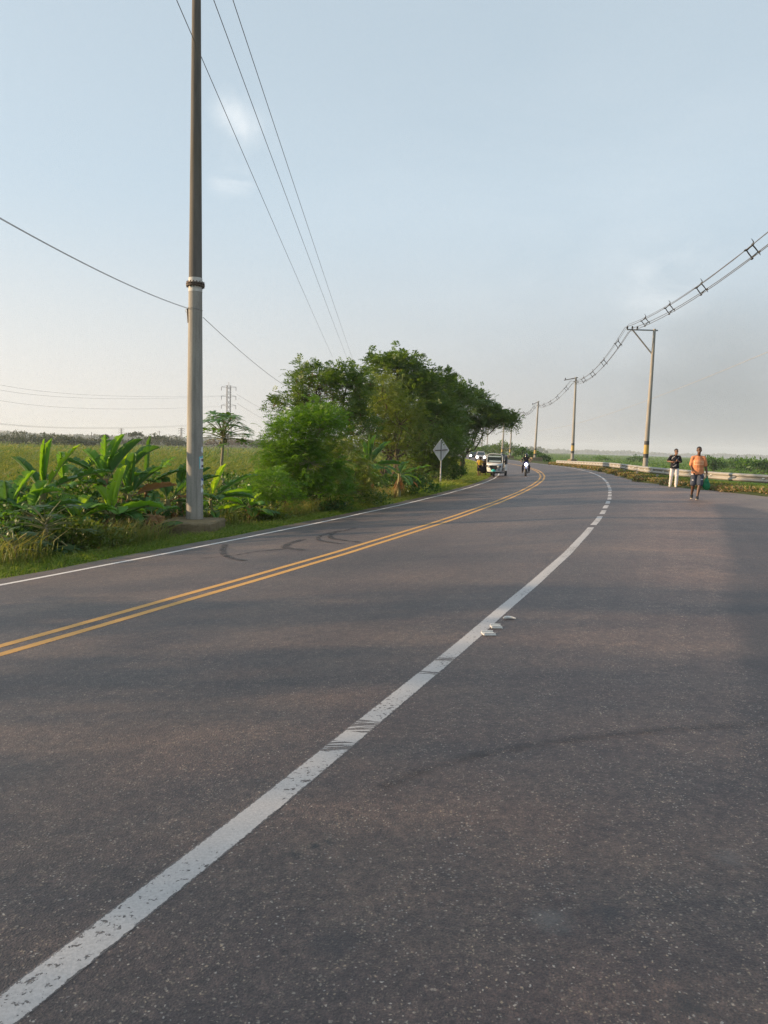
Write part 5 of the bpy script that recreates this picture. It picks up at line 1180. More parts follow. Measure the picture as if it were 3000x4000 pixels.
def human(name, label, loc, rz, J, skin, voxel=.009, hair='short', group=None, face=True, scale=1.0):
    o = empty(name, loc, label, 'person', group, rz); o.scale = (scale,) * 3
    g = lambda k: np.array(J[k], float); C = []
    pel, ch, nk, hd = g('pelvis'), g('chest'), g('neck'), g('head'); hx = np.array([1, 0, 0])
    C += [(pel + [0, 0, -.02], pel + [0, 0, .10], .105, .105, dict(sx=1.35, sy=.95)), (pel + [0, 0, .08], ch, .105, .112, dict(sx=1.25, sy=.8)), (ch, ch + (nk - ch) * .55, .12, .08, dict(sx=1.25, sy=.75)), (nk - [0, 0, .05], hd - [0, 0, .05], .056, .052)]
    fd = nrm(J.get('face', (0, -1, -.05))); ud = np.array([0, 0, 1.0]); sd = nrm(np.cross(fd, ud))
    C += [(hd + ud * .02 - fd * .015, hd + ud * .035 - fd * .015, .083, .083, dict(side=fd, sx=1.18, sy=.92)), (hd - ud * .03 + fd * .02, hd - ud * .075 + fd * .045, .062, .040, dict(side=sd, sx=1.05)),
          (hd + fd * .085 + ud * .0, hd + fd * .106 - ud * .025, .009, .015), (hd + fd * .082 - ud * .055, hd + fd * .080 - ud * .062, .020, .018, dict(side=sd, sx=1.3))]
    for s_ in (-1, 1): C += [(hd + sd * s_ * .078 - fd * .01 + ud * .012, hd + sd * s_ * .082 - fd * .012 - ud * .02, .020, .014, dict(side=fd, sx=1, sy=.5))]
    for S in ('L', 'R'):
        sh, el, wr, hn = g('sh' + S), g('el' + S), g('wr' + S), nrm(J.get('hand' + S, g('wr' + S) - g('el' + S)))
        C += [(ch + (nk - ch) * .45 + [0, 0, -.01], sh - [0, 0, .012], .05, .05), (sh, el, .056, .041), (el, wr, .041, .027)]
        pn = nrm(J.get('palm' + S, (0, 1, 0))); pn = nrm(pn - hn * pn.dot(hn)); tw = np.cross(hn, pn)
        C.append((wr, wr + hn * .075, .030, .036, dict(side=tw, sx=1.05, sy=.45)))
        cu = J.get('curl' + S, .5)
        for k, (off, l) in enumerate(((-.030, .062), (-.010, .075), (.010, .070), (.029, .052))):
            b = wr + hn * .085 + tw * off; m_ = b + (hn * math.cos(cu) + pn * math.sin(cu)) * l * .55; e = m_ + (hn * math.cos(cu * 2.3) + pn * math.sin(cu * 2.3)) * l * .5
            C += [(b, m_, .0095, .009), (m_, e, .009, .0075)]
        ts_ = J.get('thumb' + S, -1); b = wr + hn * .025 + tw * .028 * ts_; m_ = b + nrm(hn * .6 + tw * .7 * ts_ + pn * .4) * .045; C += [(b, m_, .013, .010), (m_, m_ + nrm(hn + pn * .4) * .03, .010, .008)]
        hp, kn, an, to = g('hip' + S), g('kn' + S), g('an' + S), g('toe' + S)
        C += [(pel, hp, .10, .088), (hp, kn, .088, .056), (kn, an + (kn - an) * .6, .054, .055), (an + (kn - an) * .65, an, .053, .034), (an, to, .036, .028, dict(side=(1, 0, 0), sx=1.2, sy=.8)), (an, an + nrm(an - to) * .035 * np.array([1, 1, 0]) - [0, 0, .03], .034, .032)]
    blob('body', C, voxel, skin, o, 3)
    if hair: blob('hair', [(hd + ud * .045 - fd * .028, hd + ud * .052 - fd * .028, .086, .084, dict(side=fd, sx=1.12, sy=.98)), (hd - ud * .0 - fd * .05, hd - ud * .03 - fd * .05, .066, .055)] + ([(hd - fd * .09, hd - fd * .11 - ud * .16, .05, .035)] if hair == 'long' else []), .01, HAIR, o, 2)
    if face:
        for s_ in (-1, 1):
            p = hd + fd * .079 + sd * s_ * .031 + ud * .012; blob('eye', [(p - fd * .004, p + sd * .004 - fd * .004, .0105, .0105)], .004, EYEW, o, 1); blob('pupil', [(p + fd * .002, p + fd * .0025, .0065, .0065)], .003, EYED, o.children[-1], 0)
            blob('eyebrow', [(p + ud * .020 + fd * .006 - sd * .014, p + ud * .022 + fd * .006 + sd * .014, .0055, .0045)], .003, HAIR, o, 0)
        p = hd + fd * .093 - ud * .053; blob('mouth', [(p - sd * .020, p + sd * .020, .006, .006)], .003, simple('lips', (.13, .05, .04), .5), o, 1)
    return o
def on_surface(o, src, name, x0, x1, z0, z1, mat, off=.004, n=14, mz=10, y=-1.0, cut=None):
    """a printed panel that lies on the front of a garment"""
    from mathutils.bvhtree import BVHTree
    bv = BVHTree.FromPolygons([v.co[:] for v in src.data.vertices], [p.vertices[:] for p in src.data.polygons]); V, idx, Fc = [], {}, []
    for j in range(mz + 1):
        for i in range(n + 1):
            x = x0 + (x1 - x0) * i / n; z = z0 + (z1 - z0) * j / mz; h, nn, _, _ = bv.ray_cast(Vector((x, y, z)), Vector((0, 1, 0)))
            if h is not None: idx[i, j] = len(V); V.append(h + nn * off)
    for j in range(mz):
        for i in range(n):
            q = [(i, j), (i + 1, j), (i + 1, j + 1), (i, j + 1)]
            if all(k in idx for k in q) and not (cut and cut(i, j)): Fc.append(tuple(idx[k] for k in q))
    me = bpy.data.meshes.new(name); me.from_pydata(V, [], Fc); me.shade_smooth(); return link(name, me, mat, o)
def shoe(o, an, to, mat, sole, name='shoe'):
    an, to = np.array(an, float), np.array(to, float); d = to - an; d2 = nrm(np.array([d[0], d[1], 0])); t2 = nrm(to - an)
    s_ = blob(name, [(an + [0, 0, -.02] - d2 * .015, to, .056, .046, dict(side=np.cross(d2, [0, 0, 1]), sx=1.0, sy=.9)), (an + [0, 0, -.01], an + [0, 0, -.035], .049, .053)], .010, mat, o, 2)
    q = np.cross(d2, [0, 0, 1]); dn = np.array([0, 0, -.035]); blob('sole', [(an + dn * 1.1 - d2 * .03, to + dn * .55 + d2 * .02, .043, .042, dict(side=q, sx=1, sy=.38))], .009, sole, s_, 1)

# --- man in the orange shirt
def ground_at(px, dep): x = W(px, 1900, dep).x; d, t = dist_(np.array([x]), np.array([dep])); return Vector((x, dep, float(zroad(t, d)[0])))
J = dict(pelvis=(0, 0, .93), chest=(0, -.01, 1.26), neck=(0, -.01, 1.47), head=(.005, -.04, 1.625), face=(.10, -1, -.02),
         shR=(-.165, 0, 1.385), elR=(-.225, .02, 1.12), wrR=(-.165, -.17, .93), curlR=.7, thumbR=1, palmR=(1, .1, 0), shL=(.165, 0, 1.385), elL=(.235, .03, 1.12), wrL=(.285, -.03, .87), handL=(.05, -.05, -1), palmL=(-1, 0, 0), curlL=1.2, thumbL=-1,
         hipR=(-.09, 0, .90), knR=(-.115, -.02, .50), anR=(-.135, .22, .135), toeR=(-.14, .13, .045), hipL=(.09, 0, .90), knL=(.075, -.14, .49), anL=(.02, -.22, .09), toeL=(-.005, -.39, .045))
p = ground_at(2722, 25.0)
man = human('person', 'man in an orange T-shirt and dark denim shorts walking with a green bag', p, math.radians(-19), J, SK1, .0085, scale=.975)
M_ORG = cloth('orange_cotton', (.58, .235, .11)); M_ORGP = cloth('pale_shirt_print', (.74, .46, .27), var=.2, scale=25); M_DENIM = cloth('dark_worn_denim', (.060, .070, .095), var=.5, scale=10); M_DEN2 = cloth('faded_denim', (.55, .55, .56), var=.3)
sh = blob('shirt', [((0, 0, .92), (0, -.01, 1.24), .138, .142, dict(sx=1.26, sy=.9)), ((0, -.01, 1.24), (0, -.01, 1.36), .145, .105, dict(sx=1.26, sy=.84)), ((-.07, 0, 1.415), (-.17, 0, 1.385), .050, .064), ((.07, 0, 1.415), (.17, 0, 1.385), .050, .064),
     ((-.175, 0, 1.375), (-.215, .01, 1.16), .064, .066), ((.175, 0, 1.375), (.225, .01, 1.16), .064, .066), ((0, 0, .76), (0, 0, .98), .156, .146, dict(sx=1.32, sy=1.0)), ((0, -.01, 1.40), (0, -.01, 1.44), .07, .062)], .010, M_ORG, man, 3, disp=.012, cut=[((0, 0, .84), (.05, 0, -1)), ((0, -.01, 1.462), (0, -.35, 1)), ((-.215, 0, 1.155), (-.35, 0, -1)), ][:2])
on_surface(man, sh, 'chest_print', -.135, .155, 1.155, 1.285, M_ORGP)
on_surface(man, sh, 'print_lettering', -.115, .13, 1.18, 1.265, M_ORG, .007, 18, 8, cut=lambda i, j: (i % 5 == 4) or (1 < j < 6 and i % 5 in (1, 2) and (i // 5 + j) % 3))
st = blob('shorts', [((-.06, 0, .92), (.06, 0, .92), .125, .125, dict(side=(0, 1, 0), sx=.95, sy=1)), ((-.09, 0, .88), (-.115, -.01, .53), .112, .102), ((.09, 0, .88), (.085, -.11, .53), .112, .102)], .010, M_DENIM, man, 3, disp=.014)
for x0, x1, z0, z1 in ((-.20, -.13, .82, .85), (.16, .21, .81, .86), (-.17, -.12, .62, .66), (.10, .17, .66, .69)): on_surface(man, st, 'worn_patch', x0, x1, z0, z1, M_DEN2, .004, 4, 3)
M_SHB = simple('black_shoe', (.015, .014, .015), .6); M_SOLE = simple('pale_sole', (.55, .47, .38), .7)
shoe(man, J['anR'], J['toeR'], M_SHB, M_SOLE); shoe(man, J['anL'], J['toeL'], M_SHB, M_SOLE)
wl_ = man.matrix_basis @ Vector((.30, -.055, .78))
bag = empty('plastic_bag', wl_, 'bright green plastic bag hanging from the hand of the man in orange', 'bag', None, -.1)
M_BAG = leafmat('green_plastic', (.006, .20, .085), (.012, .26, .11), .35, .35, 3, tcol=(.6, 1.5, .9))
blob('bag_body', [((-.02, 0, -.14), (-.015, 0, -.30), .07, .125, dict(sx=1.05, sy=.7)), ((-.01, 0, -.30), (-.0, 0, -.34), .125, .11, dict(sx=1.05, sy=.7)), ((0, 0, -.02), (-.02, 0, -.15), .018, .07)], .009, M_BAG, bag, 3, disp=.02)
mb = MB(); mb.tube([(.0, 0, .02 + .0), (.02, .0, -.03), (.005, 0, -.07)], [.012, .010, .014], 6); mb.tube([(0, .02, .02), (-.02, .02, -.03), (0, 0, -.07)], [.010, .010, .014], 6); mb.v = mb.v; mb.build('bag_handle', M_BAG, bag, True)
# --- man in the dark shirt
J2 = dict(pelvis=(0, 0, .92), chest=(0, -.01, 1.25), neck=(.01, -.02, 1.45), head=(.035, -.05, 1.59), face=(.55, -1, -.45),
          shR=(-.185, 0, 1.38), elR=(-.31, -.06, 1.16), wrR=(-.10, -.24, 1.13), palmR=(0, .6, 1), curlR=.8, thumbR=1, shL=(.185, 0, 1.38), elL=(.24, -.03, 1.13), wrL=(.10, -.24, 1.17), palmL=(0, .6, 1), curlL=.8, thumbL=-1,
          hipR=(-.09, 0, .90), knR=(-.12, -.05, .48), anR=(-.15, .07, .10), toeR=(-.17, -.07, .05), hipL=(.09, 0, .90), knL=(.10, -.10, .49), anL=(.085, -.10, .09), toeL=(.075, -.26, .05))
p = ground_at(2631, 34.0)
m2 = human('person', 'man in a black patterned shirt and white trousers looking down at his hands', p, math.radians(-16), J2, SK2, .0095, scale=.985)
M_BLK = cloth('black_shirt_cloth', (.018, .019, .024)); M_WHT = cloth('white_denim', (.62, .59, .58), var=.15, scale=10); M_STR = cloth('grey_white_streak', (.42, .43, .44), var=.3)
s2 = blob('shirt', [((0, 0, .74), (0, -.01, 1.22), .156, .142, dict(sx=1.28, sy=1.0)), ((0, -.01, 1.22), (.005, -.01, 1.35), .145, .105, dict(sx=1.26, sy=.86)), ((-.08, 0, 1.39), (-.18, 0, 1.36), .05, .066), ((.08, 0, 1.39), (.18, 0, 1.36), .05, .066), ((-.18, 0, 1.355), (-.28, -.05, 1.20), .068, .072), ((.18, 0, 1.355), (.225, -.03, 1.17), .068, .072)], .011, M_BLK, m2, 3, disp=.014, cut=[((0, 0, .84), (.04, 0, -1))])
for a, b_, c, d_e in ((-.13, -.02, 1.34, 1.365), (-.16, -.10, 1.27, 1.30), (.02, .11, 1.21, 1.235), (.0, .10, 1.14, 1.16), (-.10, .06, .94, .965), (-.02, .08, 1.0, 1.02), (.09, .15, 1.30, 1.33), (-.07, 0, 1.07, 1.085)): on_surface(m2, s2, 'shirt_streak', a, b_, c - .02, d_e + .02, M_STR, .004, 12, 8, cut=lambda i, j: abs(i / 12 - j / 8) > .22 + .08 * math.sin(i * 2.1))
blob('trousers', [((-.06, 0, .92), (.06, 0, .92), .12, .12, dict(side=(0, 1, 0), sx=.95, sy=1)), ((-.09, 0, .88), (-.12, -.05, .50), .105, .080), ((.09, 0, .88), (.10, -.10, .50), .105, .080), ((-.12, -.05, .50), (-.145, .05, .14), .078, .066), ((.10, -.10, .50), (.087, -.11, .14), .078, .066)], .011, M_WHT, m2, 3, disp=.016)
M_SHW = simple('white_shoe', (.62, .60, .50), .6); shoe(m2, J2['anR'], J2['toeR'], M_SHW, M_SHW); shoe(m2, J2['anL'], J2['toeL'], M_SHW, M_SHW)
# --- the two people beside the three-wheeler
TZ = ground_at(1935, 60).z
def at_(px, dep): v = W(px, 1860, dep); return Vector((v.x, dep, gz(v.x, dep)))
J3 = dict(pelvis=(0, 0, .90), chest=(.02, -.02, 1.20), neck=(.03, -.02, 1.40), head=(.07, -.02, 1.54), face=(.8, .6, -.1),
          shR=(-.15, 0, 1.33), elR=(-.20, -.02, 1.08), wrR=(-.12, -.10, .88), shL=(.17, 0, 1.33), elL=(.30, .05, 1.14), wrL=(.46, .10, 1.22), palmL=(0, 0, -1), hipR=(-.08, 0, .87), knR=(-.09, -.02, .48), anR=(-.08, .02, .09), toeR=(-.02, -.10, .04), hipL=(.08, 0, .87), knL=(.07, -.04, .48), anL=(.02, .0, .09), toeL=(.08, -.12, .04))
pv = at_(1872, 60.0); 
w1 = human('person', 'person in a yellow top and black shorts standing beside the white three-wheeler', pv, 0, J3, SK2, .013, hair='long', face=False, scale=.97)
blob('top', [((0, 0, .98), (.02, -.02, 1.2), .125, .13, dict(sx=1.2, sy=.9)), ((.02, -.02, 1.2), (.03, -.02, 1.32), .135, .11, dict(sx=1.2, sy=.85)), ((-.14, 0, 1.33), (-.175, -.01, 1.2), .066, .07), ((.16, 0, 1.33), (.24, .03, 1.22), .066, .07)], .014, cloth('yellow_cotton', (.70, .42, .06)), w1, 3)
blob('shorts', [((-.05, 0, .90), (.05, 0, .92), .13, .13), ((-.08, 0, .86), (-.09, -.02, .60), .12, .115), ((.08, 0, .86), (.075, -.03, .60), .12, .115)], .014, M_BLK, w1, 3)
J4 = dict(pelvis=(0, .08, .88), chest=(.06, -.02, 1.14), neck=(.12, -.08, 1.30), head=(.20, -.10, 1.42), face=(1, .3, -.3),
          shR=(-.08, -.05, 1.24), elR=(-.12, -.16, 1.0), wrR=(-.12, -.22, .78), shL=(.20, 0, 1.26), elL=(.26, .05, 1.02), wrL=(.36, .0, 1.15), hipR=(-.08, .06, .86), knR=(-.02, -.02, .46), anR=(-.14, .12, .10), toeR=(-.22, .02, .045), hipL=(.08, .06, .86), knL=(.14, -.02, .48), anL=(.14, .08, .09), toeL=(.10, -.06, .04))
pv = at_(1889, 60.9)
w2 = human('person', 'person in dark clothes bending behind the large black bag beside the three-wheeler', pv, 0, J4, SK2, .014, face=False, scale=.96)
blob('shirt', [((0, .07, .90), (.05, 0, 1.12), .135, .14, dict(sx=1.15, sy=.95)), ((.05, 0, 1.12), (.10, -.06, 1.24), .14, .11), ((-.07, -.05, 1.24), (-.11, -.13, 1.06), .07, .07), ((.2, 0, 1.25), (.245, .04, 1.08), .07, .07)], .014, M_BLK, w2, 3)
blob('shorts', [((-.05, .07, .88), (.05, .07, .88), .125, .125), ((-.08, .06, .84), (-.04, .0, .56), .11, .10), ((.08, .06, .84), (.12, 0, .56), .11, .10)], .014, M_DENIM, w2, 3)
pv = at_(1888, 60.3); bg_ = empty('duffel_bag', (pv.x, pv.y, pv.z + .34), 'large black bag carried between the person in yellow and the three-wheeler', 'bag', None, .1)
M_BAGK = simple('black_nylon', (.012, .012, .014), .7); blob('bag_body', [((-.10, 0, .20), (.10, 0, .18), .20, .19, dict(side=(0, 1, 0), sx=.6, sy=1.25)), ((-.08, 0, .36), (.10, 0, .36), .14, .14, dict(side=(0, 1, 0), sx=.7, sy=1))], .014, M_BAGK, bg_, 3, disp=.02)
mb = MB(); mb.tube([(-.12 + .24 * t, 0, .46 + .14 * math.sin(math.pi * t)) for t in np.linspace(0, 1, 9)], .014, 6); mb.build('bag_handle', M_BAGK, bg_, True)

# --- three-wheeled taxi
M_TW = simple('white_paint_body', (.62, .66, .68), .35, var=.06, coat=.4); M_TB = simple('black_trim', (.016, .017, .018), .5); M_TEAL = simple('teal_mudguard', (.04, .46, .42), .4); M_GL = simple('dark_glass', (.03, .045, .055), .12, spec=.9)
M_TYRE = simple('tyre_rubber', (.018, .018, .018), .85); M_RIM = simple('steel_rim', (.35, .36, .37), .4, .7); M_CAN = simple('dark_canvas', (.035, .04, .05), .85); M_STK = simple('blue_white_sticker', (.40, .52, .58), .6, var=.5, scale=20); M_LENS = simple('headlamp_glass', (.55, .56, .55), .15, spec=.8); M_BLUE = simple('blue_lettering', (.03, .16, .28), .6); M_CREAM = simple('pale_cream_paint', (.66, .60, .55), .4)
def wheel(parent, c, r, w, axis='X', name='wheel'):
    mb = MB(); mb.lathe([(r * .62, -w / 2), (r * .95, -w / 2), (r, -w * .25), (r, w * .25), (r * .95, w / 2), (r * .62, w / 2)], (0, 0, 0), 24, 0, axis); o = mb.build(name, M_TYRE, parent, True, c)
    mb = MB(); mb.lathe([(r * .12, -w * .42), (r * .60, -w * .38), (r * .60, w * .38), (r * .12, w * .42)], (0, 0, 0), 20, 0, axis); mb.build('rim', M_RIM, o, True); return o
tp = ground_at(1938, 60.0)
tk = empty('three_wheeler', tp, 'white three-wheeled taxi with a teal front mudguard stopped at the left edge line', 'auto rickshaw', None, math.radians(-19))
# cowl: narrow nose below, full width above
def loft(rows, name, mat, parent, smooth_=True):
    """rows of (y, z, halfwidth) -> shell"""
    V, Fc = [], []
    for r in rows: V += r
    n = len(rows[0])
    for i in range(len(rows) - 1):
        for k in range(n - 1): Fc.append((i * n + k, i * n + k + 1, (i + 1) * n + k + 1, (i + 1) * n + k))
    mb = MB(); mb.add(V, Fc); return mb.build(name, mat, parent, smooth_)
HW = .62
def cowl_row(z, hw, nose, y0): return [(x * hw, y0 - nose * (1 - abs(x) ** 2.4), z) for x in np.linspace(-1, 1, 15)]
rows = [cowl_row(.30, .50, .22, -.95), cowl_row(.42, .57, .30, -.98), cowl_row(.60, .60, .34, -1.0), cowl_row(.78, .615, .33, -1.0), cowl_row(.93, .62, .27, -1.0), cowl_row(1.03, .62, .16, -.98), cowl_row(1.06, .62, .10, -.95)]
loft(rows, 'front_cowl', M_TW, tk)
mb = MB(); mb.box((0, -1.13, 1.015), (1.0, .05, .07), bev=.02); mb.build('cream_cowl_strip', M_CREAM, tk)
mb = MB(); mb.prism([(-.56, .86), (.56, .86), (.54, .72), (.30, .70), (.17, .50), (-.17, .50), (-.30, .70), (-.54, .72)], -1.37, -1.0); mb.build('black_grille', M_TB, tk)
for s_ in (-1, 1):
    mb = MB(); mb.lathe([(.095, .02), (.10, -.02), (.085, -.04)], (s_ * .37, -1.375, .77), 18, 0, 'Y'); h = mb.build('headlight', M_RIM, tk, True)
    mb = MB(); mb.lathe([(.078, 0), (.06, -.03), (.01, -.04)], (s_ * .37, -1.405, .77), 18, 0, 'Y'); mb.build('lens', M_LENS, h, True)
mb = MB(); mb.lathe([(.02, .16), (.10, .14), (.17, .07), (.19, -.02), (.16, -.04)], (0, -1.30, .42), 20); mb.build('front_mudguard', M_TEAL, tk, True)
mb = MB(); mb.box((-.0, -1.16, .32), (.80, .10, .05), bev=.02); mb.build('front_bumper', M_TB, tk)
wheel(tk, (0, -1.22, .22), .22, .11)
wheel(tk, (.55, .85, .23), .23, .13); wheel(tk, (-.55, .85, .23), .23, .13)
mb = MB(); mb.box((0, 0, .30), (1.16, 2.3, .12), bev=.04); mb.box((0, -.3, .42), (.9, .1, .1)); mb.build('floor_pan', M_TB, tk)
# windscreen, frame, roof
mb = MB(); mb.prism([(-.55, 1.08), (.55, 1.08), (.53, 1.60), (-.53, 1.60)], -.99, -.975); mb.build('windscreen', M_GL, tk)
mb = MB(); mb.prism([(-.50, 1.49), (.50, 1.49), (.50, 1.58), (-.50, 1.58)], -1.0, -.994); mb.build('windscreen_sticker', M_STK, tk)
mb = MB(); mb.prism([(-.44, 1.12), (.48, 1.12), (.46, 1.22), (-.40, 1.22)], -1.0, -.994); q = mb.build('windscreen_sticker', M_STK, tk); q['label'] = 'lower pale windscreen sticker'
for s_ in (-1, 1):
    mb = MB(); mb.tube([(s_ * .60, -.97, 1.0), (s_ * .60, -.97, 1.45), (s_ * .56, -.97, 1.62), (s_ * .45, -.97, 1.68), (0, -.97, 1.70)], .035, 8); mb.build('windscreen_frame', M_TW, tk, True)
    mb = MB(); mb.tube([(s_ * .60, -.96, 1.0), (s_ * .60, -.1, 1.62), ], .02, 6); 
    mb = MB(); mb.tube([(s_ * .60, -.2, .35), (s_ * .60, -.2, 1.62)], .025, 8); mb.tube([(s_ * .60, -.2, 1.60), (s_ * .60, .9, 1.60)], .025, 8); mb.build('side_frame', M_TW, tk, True)
    mb = MB(); mb.box((s_ * .605, .62, .66), (.04, .92, .50), bev=.02); mb.build('rear_side_panel', M_TW, tk)
    mb = MB(); mb.box((s_ * .61, .80, 1.25), (.02, .62, .62)); mb.build('canvas_side', M_CAN, tk)
    mb = MB(); mb.tube([(s_ * .60, -.95, 1.05), (s_ * .74, -1.0, 1.12)], .01, 6); mb.box((s_ * .77, -1.0, 1.14), (.10, .03, .14), bev=.01); mb.build('side_mirror', M_TB, tk)
rr_ = [[(x * (.62 - .03 * (k in (0, 6))), y, 1.62 + .11 * (1 - abs(x) ** 3) - .05 * (k in (0, 6))) for x in np.linspace(-1, 1, 11)] for k, y in enumerate((-1.02, -.95, -.5, 0, .5, 1.0, 1.12))]
loft(rr_, 'roof', M_CAN, tk); mb = MB(); mb.tube([(-.60, -1.0, 1.60), (-.45, -1.03, 1.705), (0, -1.04, 1.735), (.45, -1.03, 1.705), (.60, -1.0, 1.60)], .03, 8); mb.build('roof_edge', M_TW, tk, True)
mb = MB(); mb.box((0, .62, .62), (1.1, .5, .14), bev=.04); mb.box((0, .86, .95), (1.1, .12, .6), bev=.04); mb.build('rear_seat', M_CAN, tk)
mb = MB(); mb.box((0, 1.12, 1.0), (1.16, .04, 1.2), bev=.02); mb.build('rear_wall', M_TW, tk)
mb = MB(); mb.box((0, -.35, .70), (.5, .3, .12), bev=.03); mb.box((0, -.2, .95), (.5, .08, .45), bev=.03); mb.build('driver_seat', M_CAN, tk)
for i, (x, z) in enumerate(((.36, .58), (.43, .60), (.37, .52), (.44, .53), (.40, .47))):
    mb = MB(); mb.box((x, -1.235 + .4 * (x - .36), z), (.05, .02, .045), 0, .45); mb.build('cowl_lettering', M_BLUE, tk)
mb = MB(); mb.tube([(-.62, -.8, .5), (-.70, -.72, .9), (-.70, -.72, 1.3), (-.62, -.72, 1.5)], .025, 6); mb.build('open_side_curtain', M_TB, tk, True)
# --- motorcycle and rider
mp = ground_at(2051, 57.5); mc = empty('motorcycle', mp, 'blue motorcycle with its round headlight on, coming down the left lane', 'motorcycle', None, math.radians(-9))
M_MB = simple('blue_purple_paint', (.035, .04, .22), .35, coat=.5)
def emis(name, col, st):
    m, nt, b, out = new_mat(name); b.inputs['Base Color'].default_value = (*col, 1); b.inputs['Emission Color'].default_value = (*col, 1); b.inputs['Emission Strength'].default_value = st; return m
M_LAMP = emis('lit_headlamp', (.80, .88, 1.0), 9); M_LAMPW = emis('lit_car_headlamp', (1.0, .97, .88), 14)
wheel(mc, (0, -.66, .30), .30, .10, 'X', 'front_wheel'); wheel(mc, (0, .62, .30), .30, .13, 'X', 'rear_wheel')
mb = MB(); [mb.tube([(s_ * .09, -.66, .30), (s_ * .09, -.50, .78), (s_ * .08, -.44, .98)], .022, 8) for s_ in (-1, 1)]; mb.build('front_fork', M_STEEL, mc, True)
mb = MB(); mb.prism([(-.80, .50), (-.62, .66), (-.42, .60), (-.42, .56), (-.62, .61), (-.78, .47)], -.06, .06, plane='YZ'); mb.build('front_mudguard', M_MB, mc)
mb = MB(); mb.lathe([(.11, .05), (.125, -.02), (.115, -.05)], (0, -.56, .86), 20, 0, 'Y'); h = mb.build('headlight', M_MB, mc, True); mb = MB(); mb.lathe([(.112, 0), (.09, -.03), (.02, -.045)], (0, -.61, .86), 20, 0, 'Y'); mb.build('lens', M_LAMP, h, True)
mb = MB(); mb.prism([(-.13, .75), (.13, .75), (.19, .95), (.10, 1.10), (-.10, 1.10), (-.19, .95)], -.53, -.44); mb.build('front_cowl', M_MB, mc)
blob('fuel_tank', [((0, -.32, .84), (0, .02, .80), .13, .10, dict(side=(1, 0, 0), sx=1.05, sy=.9))], .012, M_MB, mc, 2)
for s_ in (-1, 1): mb = MB(); mb.prism([(-.42, .78), (-.12, .80), (-.10, .50), (-.30, .42), (-.44, .56)], s_ * .15, s_ * .18, plane='YZ'); mb.build('side_fairing', M_MB, mc)
mb = MB(); mb.box((0, -.12, .42), (.26, .34, .30), bev=.05); mb.tube([(.10, -.25, .35), (.14, .1, .22), (.15, .6, .30)], .035, 8); mb.build('engine', M_TB, mc)
blob('seat', [((0, .10, .80), (0, .55, .86), .11, .09, dict(side=(1, 0, 0), sx=1.1, sy=.6))], .012, M_BLACK, mc, 2)
mb = MB(); mb.tube([(-.36, -.30, 1.04), (-.20, -.38, 1.03), (0, -.42, 1.0), (.20, -.38, 1.03), (.36, -.30, 1.04)], .016, 8); mb.build('handlebar', M_TB, mc, True)
for s_ in (-1, 1): mb = MB(); mb.tube([(s_ * .26, -.36, 1.04), (s_ * .32, -.38, 1.20)], .008, 6); mb.box((s_ * .33, -.38, 1.23), (.11, .03, .07), bev=.01); mb.build('mirror', M_TB, mc)
mb = MB(); mb.tube([(0, -.42, .95), (0, -.1, .62), (0, .5, .60), (0, .62, .30)], .03, 8); mb.build('frame', M_TB, mc, True)
JR = dict(pelvis=(0, .25, .93), chest=(0, .12, 1.22), neck=(0, .02, 1.40), head=(0, -.04, 1.52), face=(0, -1, -.05), shR=(-.19, .04, 1.33), elR=(-.36, -.08, 1.14), wrR=(-.33, -.26, 1.06), shL=(.19, .04, 1.33), elL=(.36, -.08, 1.14), wrL=(.33, -.26, 1.06), handR=(.1, -1, 0), handL=(-.1, -1, 0), palmR=(0, 0, -1), palmL=(0, 0, -1), curlR=1.1, curlL=1.1,
          hipR=(-.11, .22, .90), knR=(-.24, -.14, .70), anR=(-.24, .05, .32), toeR=(-.25, -.12, .28), hipL=(.11, .22, .90), knL=(.24, -.14, .70), anL=(.24, .05, .32), toeL=(.25, -.12, .28))
rd = human('person', 'motorcycle rider in a black helmet and tan-sleeved jacket sitting on the blue motorcycle', mp, math.radians(-9), JR, SK2, .013, hair=None, face=False)
blob('jacket', [((0, .25, .92), (0, .12, 1.2), .14, .155, dict(sx=1.2, sy=.9)), ((0, .12, 1.2), (0, .04, 1.34), .155, .11, dict(sx=1.25, sy=.9)), ((-.1, .04, 1.34), (-.2, .04, 1.33), .075, .08), ((.1, .04, 1.34), (.2, .04, 1.33), .075, .08)], .014, cloth('dark_jacket', (.04, .038, .04)), rd, 3, disp=.01)
for s_ in (-1, 1): blob('sleeve', [((s_ * .20, .04, 1.33), (s_ * .36, -.08, 1.14), .074, .062), ((s_ * .36, -.08, 1.14), (s_ * .335, -.22, 1.07), .06, .048)], .014, cloth('tan_sleeve', (.17, .135, .10)), rd, 3)
blob('trousers', [((-.08, .25, .90), (.08, .25, .90), .13, .13)] + [c for s_ in (-1, 1) for c in (((s_ * .11, .22, .88), (s_ * .24, -.14, .70), .11, .085), ((s_ * .24, -.14, .70), (s_ * .24, .04, .38), .083, .062))], .014, cloth('black_trousers', (.02, .02, .024)), rd, 3)
for s_ in (-1, 1): shoe(rd, (s_ * .24, .05, .32), (s_ * .25, -.12, .28), M_SHB, M_SHB)
hl = blob('helmet', [((0, -.03, 1.55), (0, -.05, 1.545), .135, .13, dict(side=(0, 1, 0), sx=1.0, sy=1.12)), ((0, -.10, 1.46), (0, -.11, 1.455), .085, .085)], .012, simple('black_helmet', (.014, .014, .016), .2, coat=.6), rd, 2)
on_surface(rd, hl, 'visor', -.085, .085, 1.50, 1.585, M_GL, .004, 8, 5, y=-2)
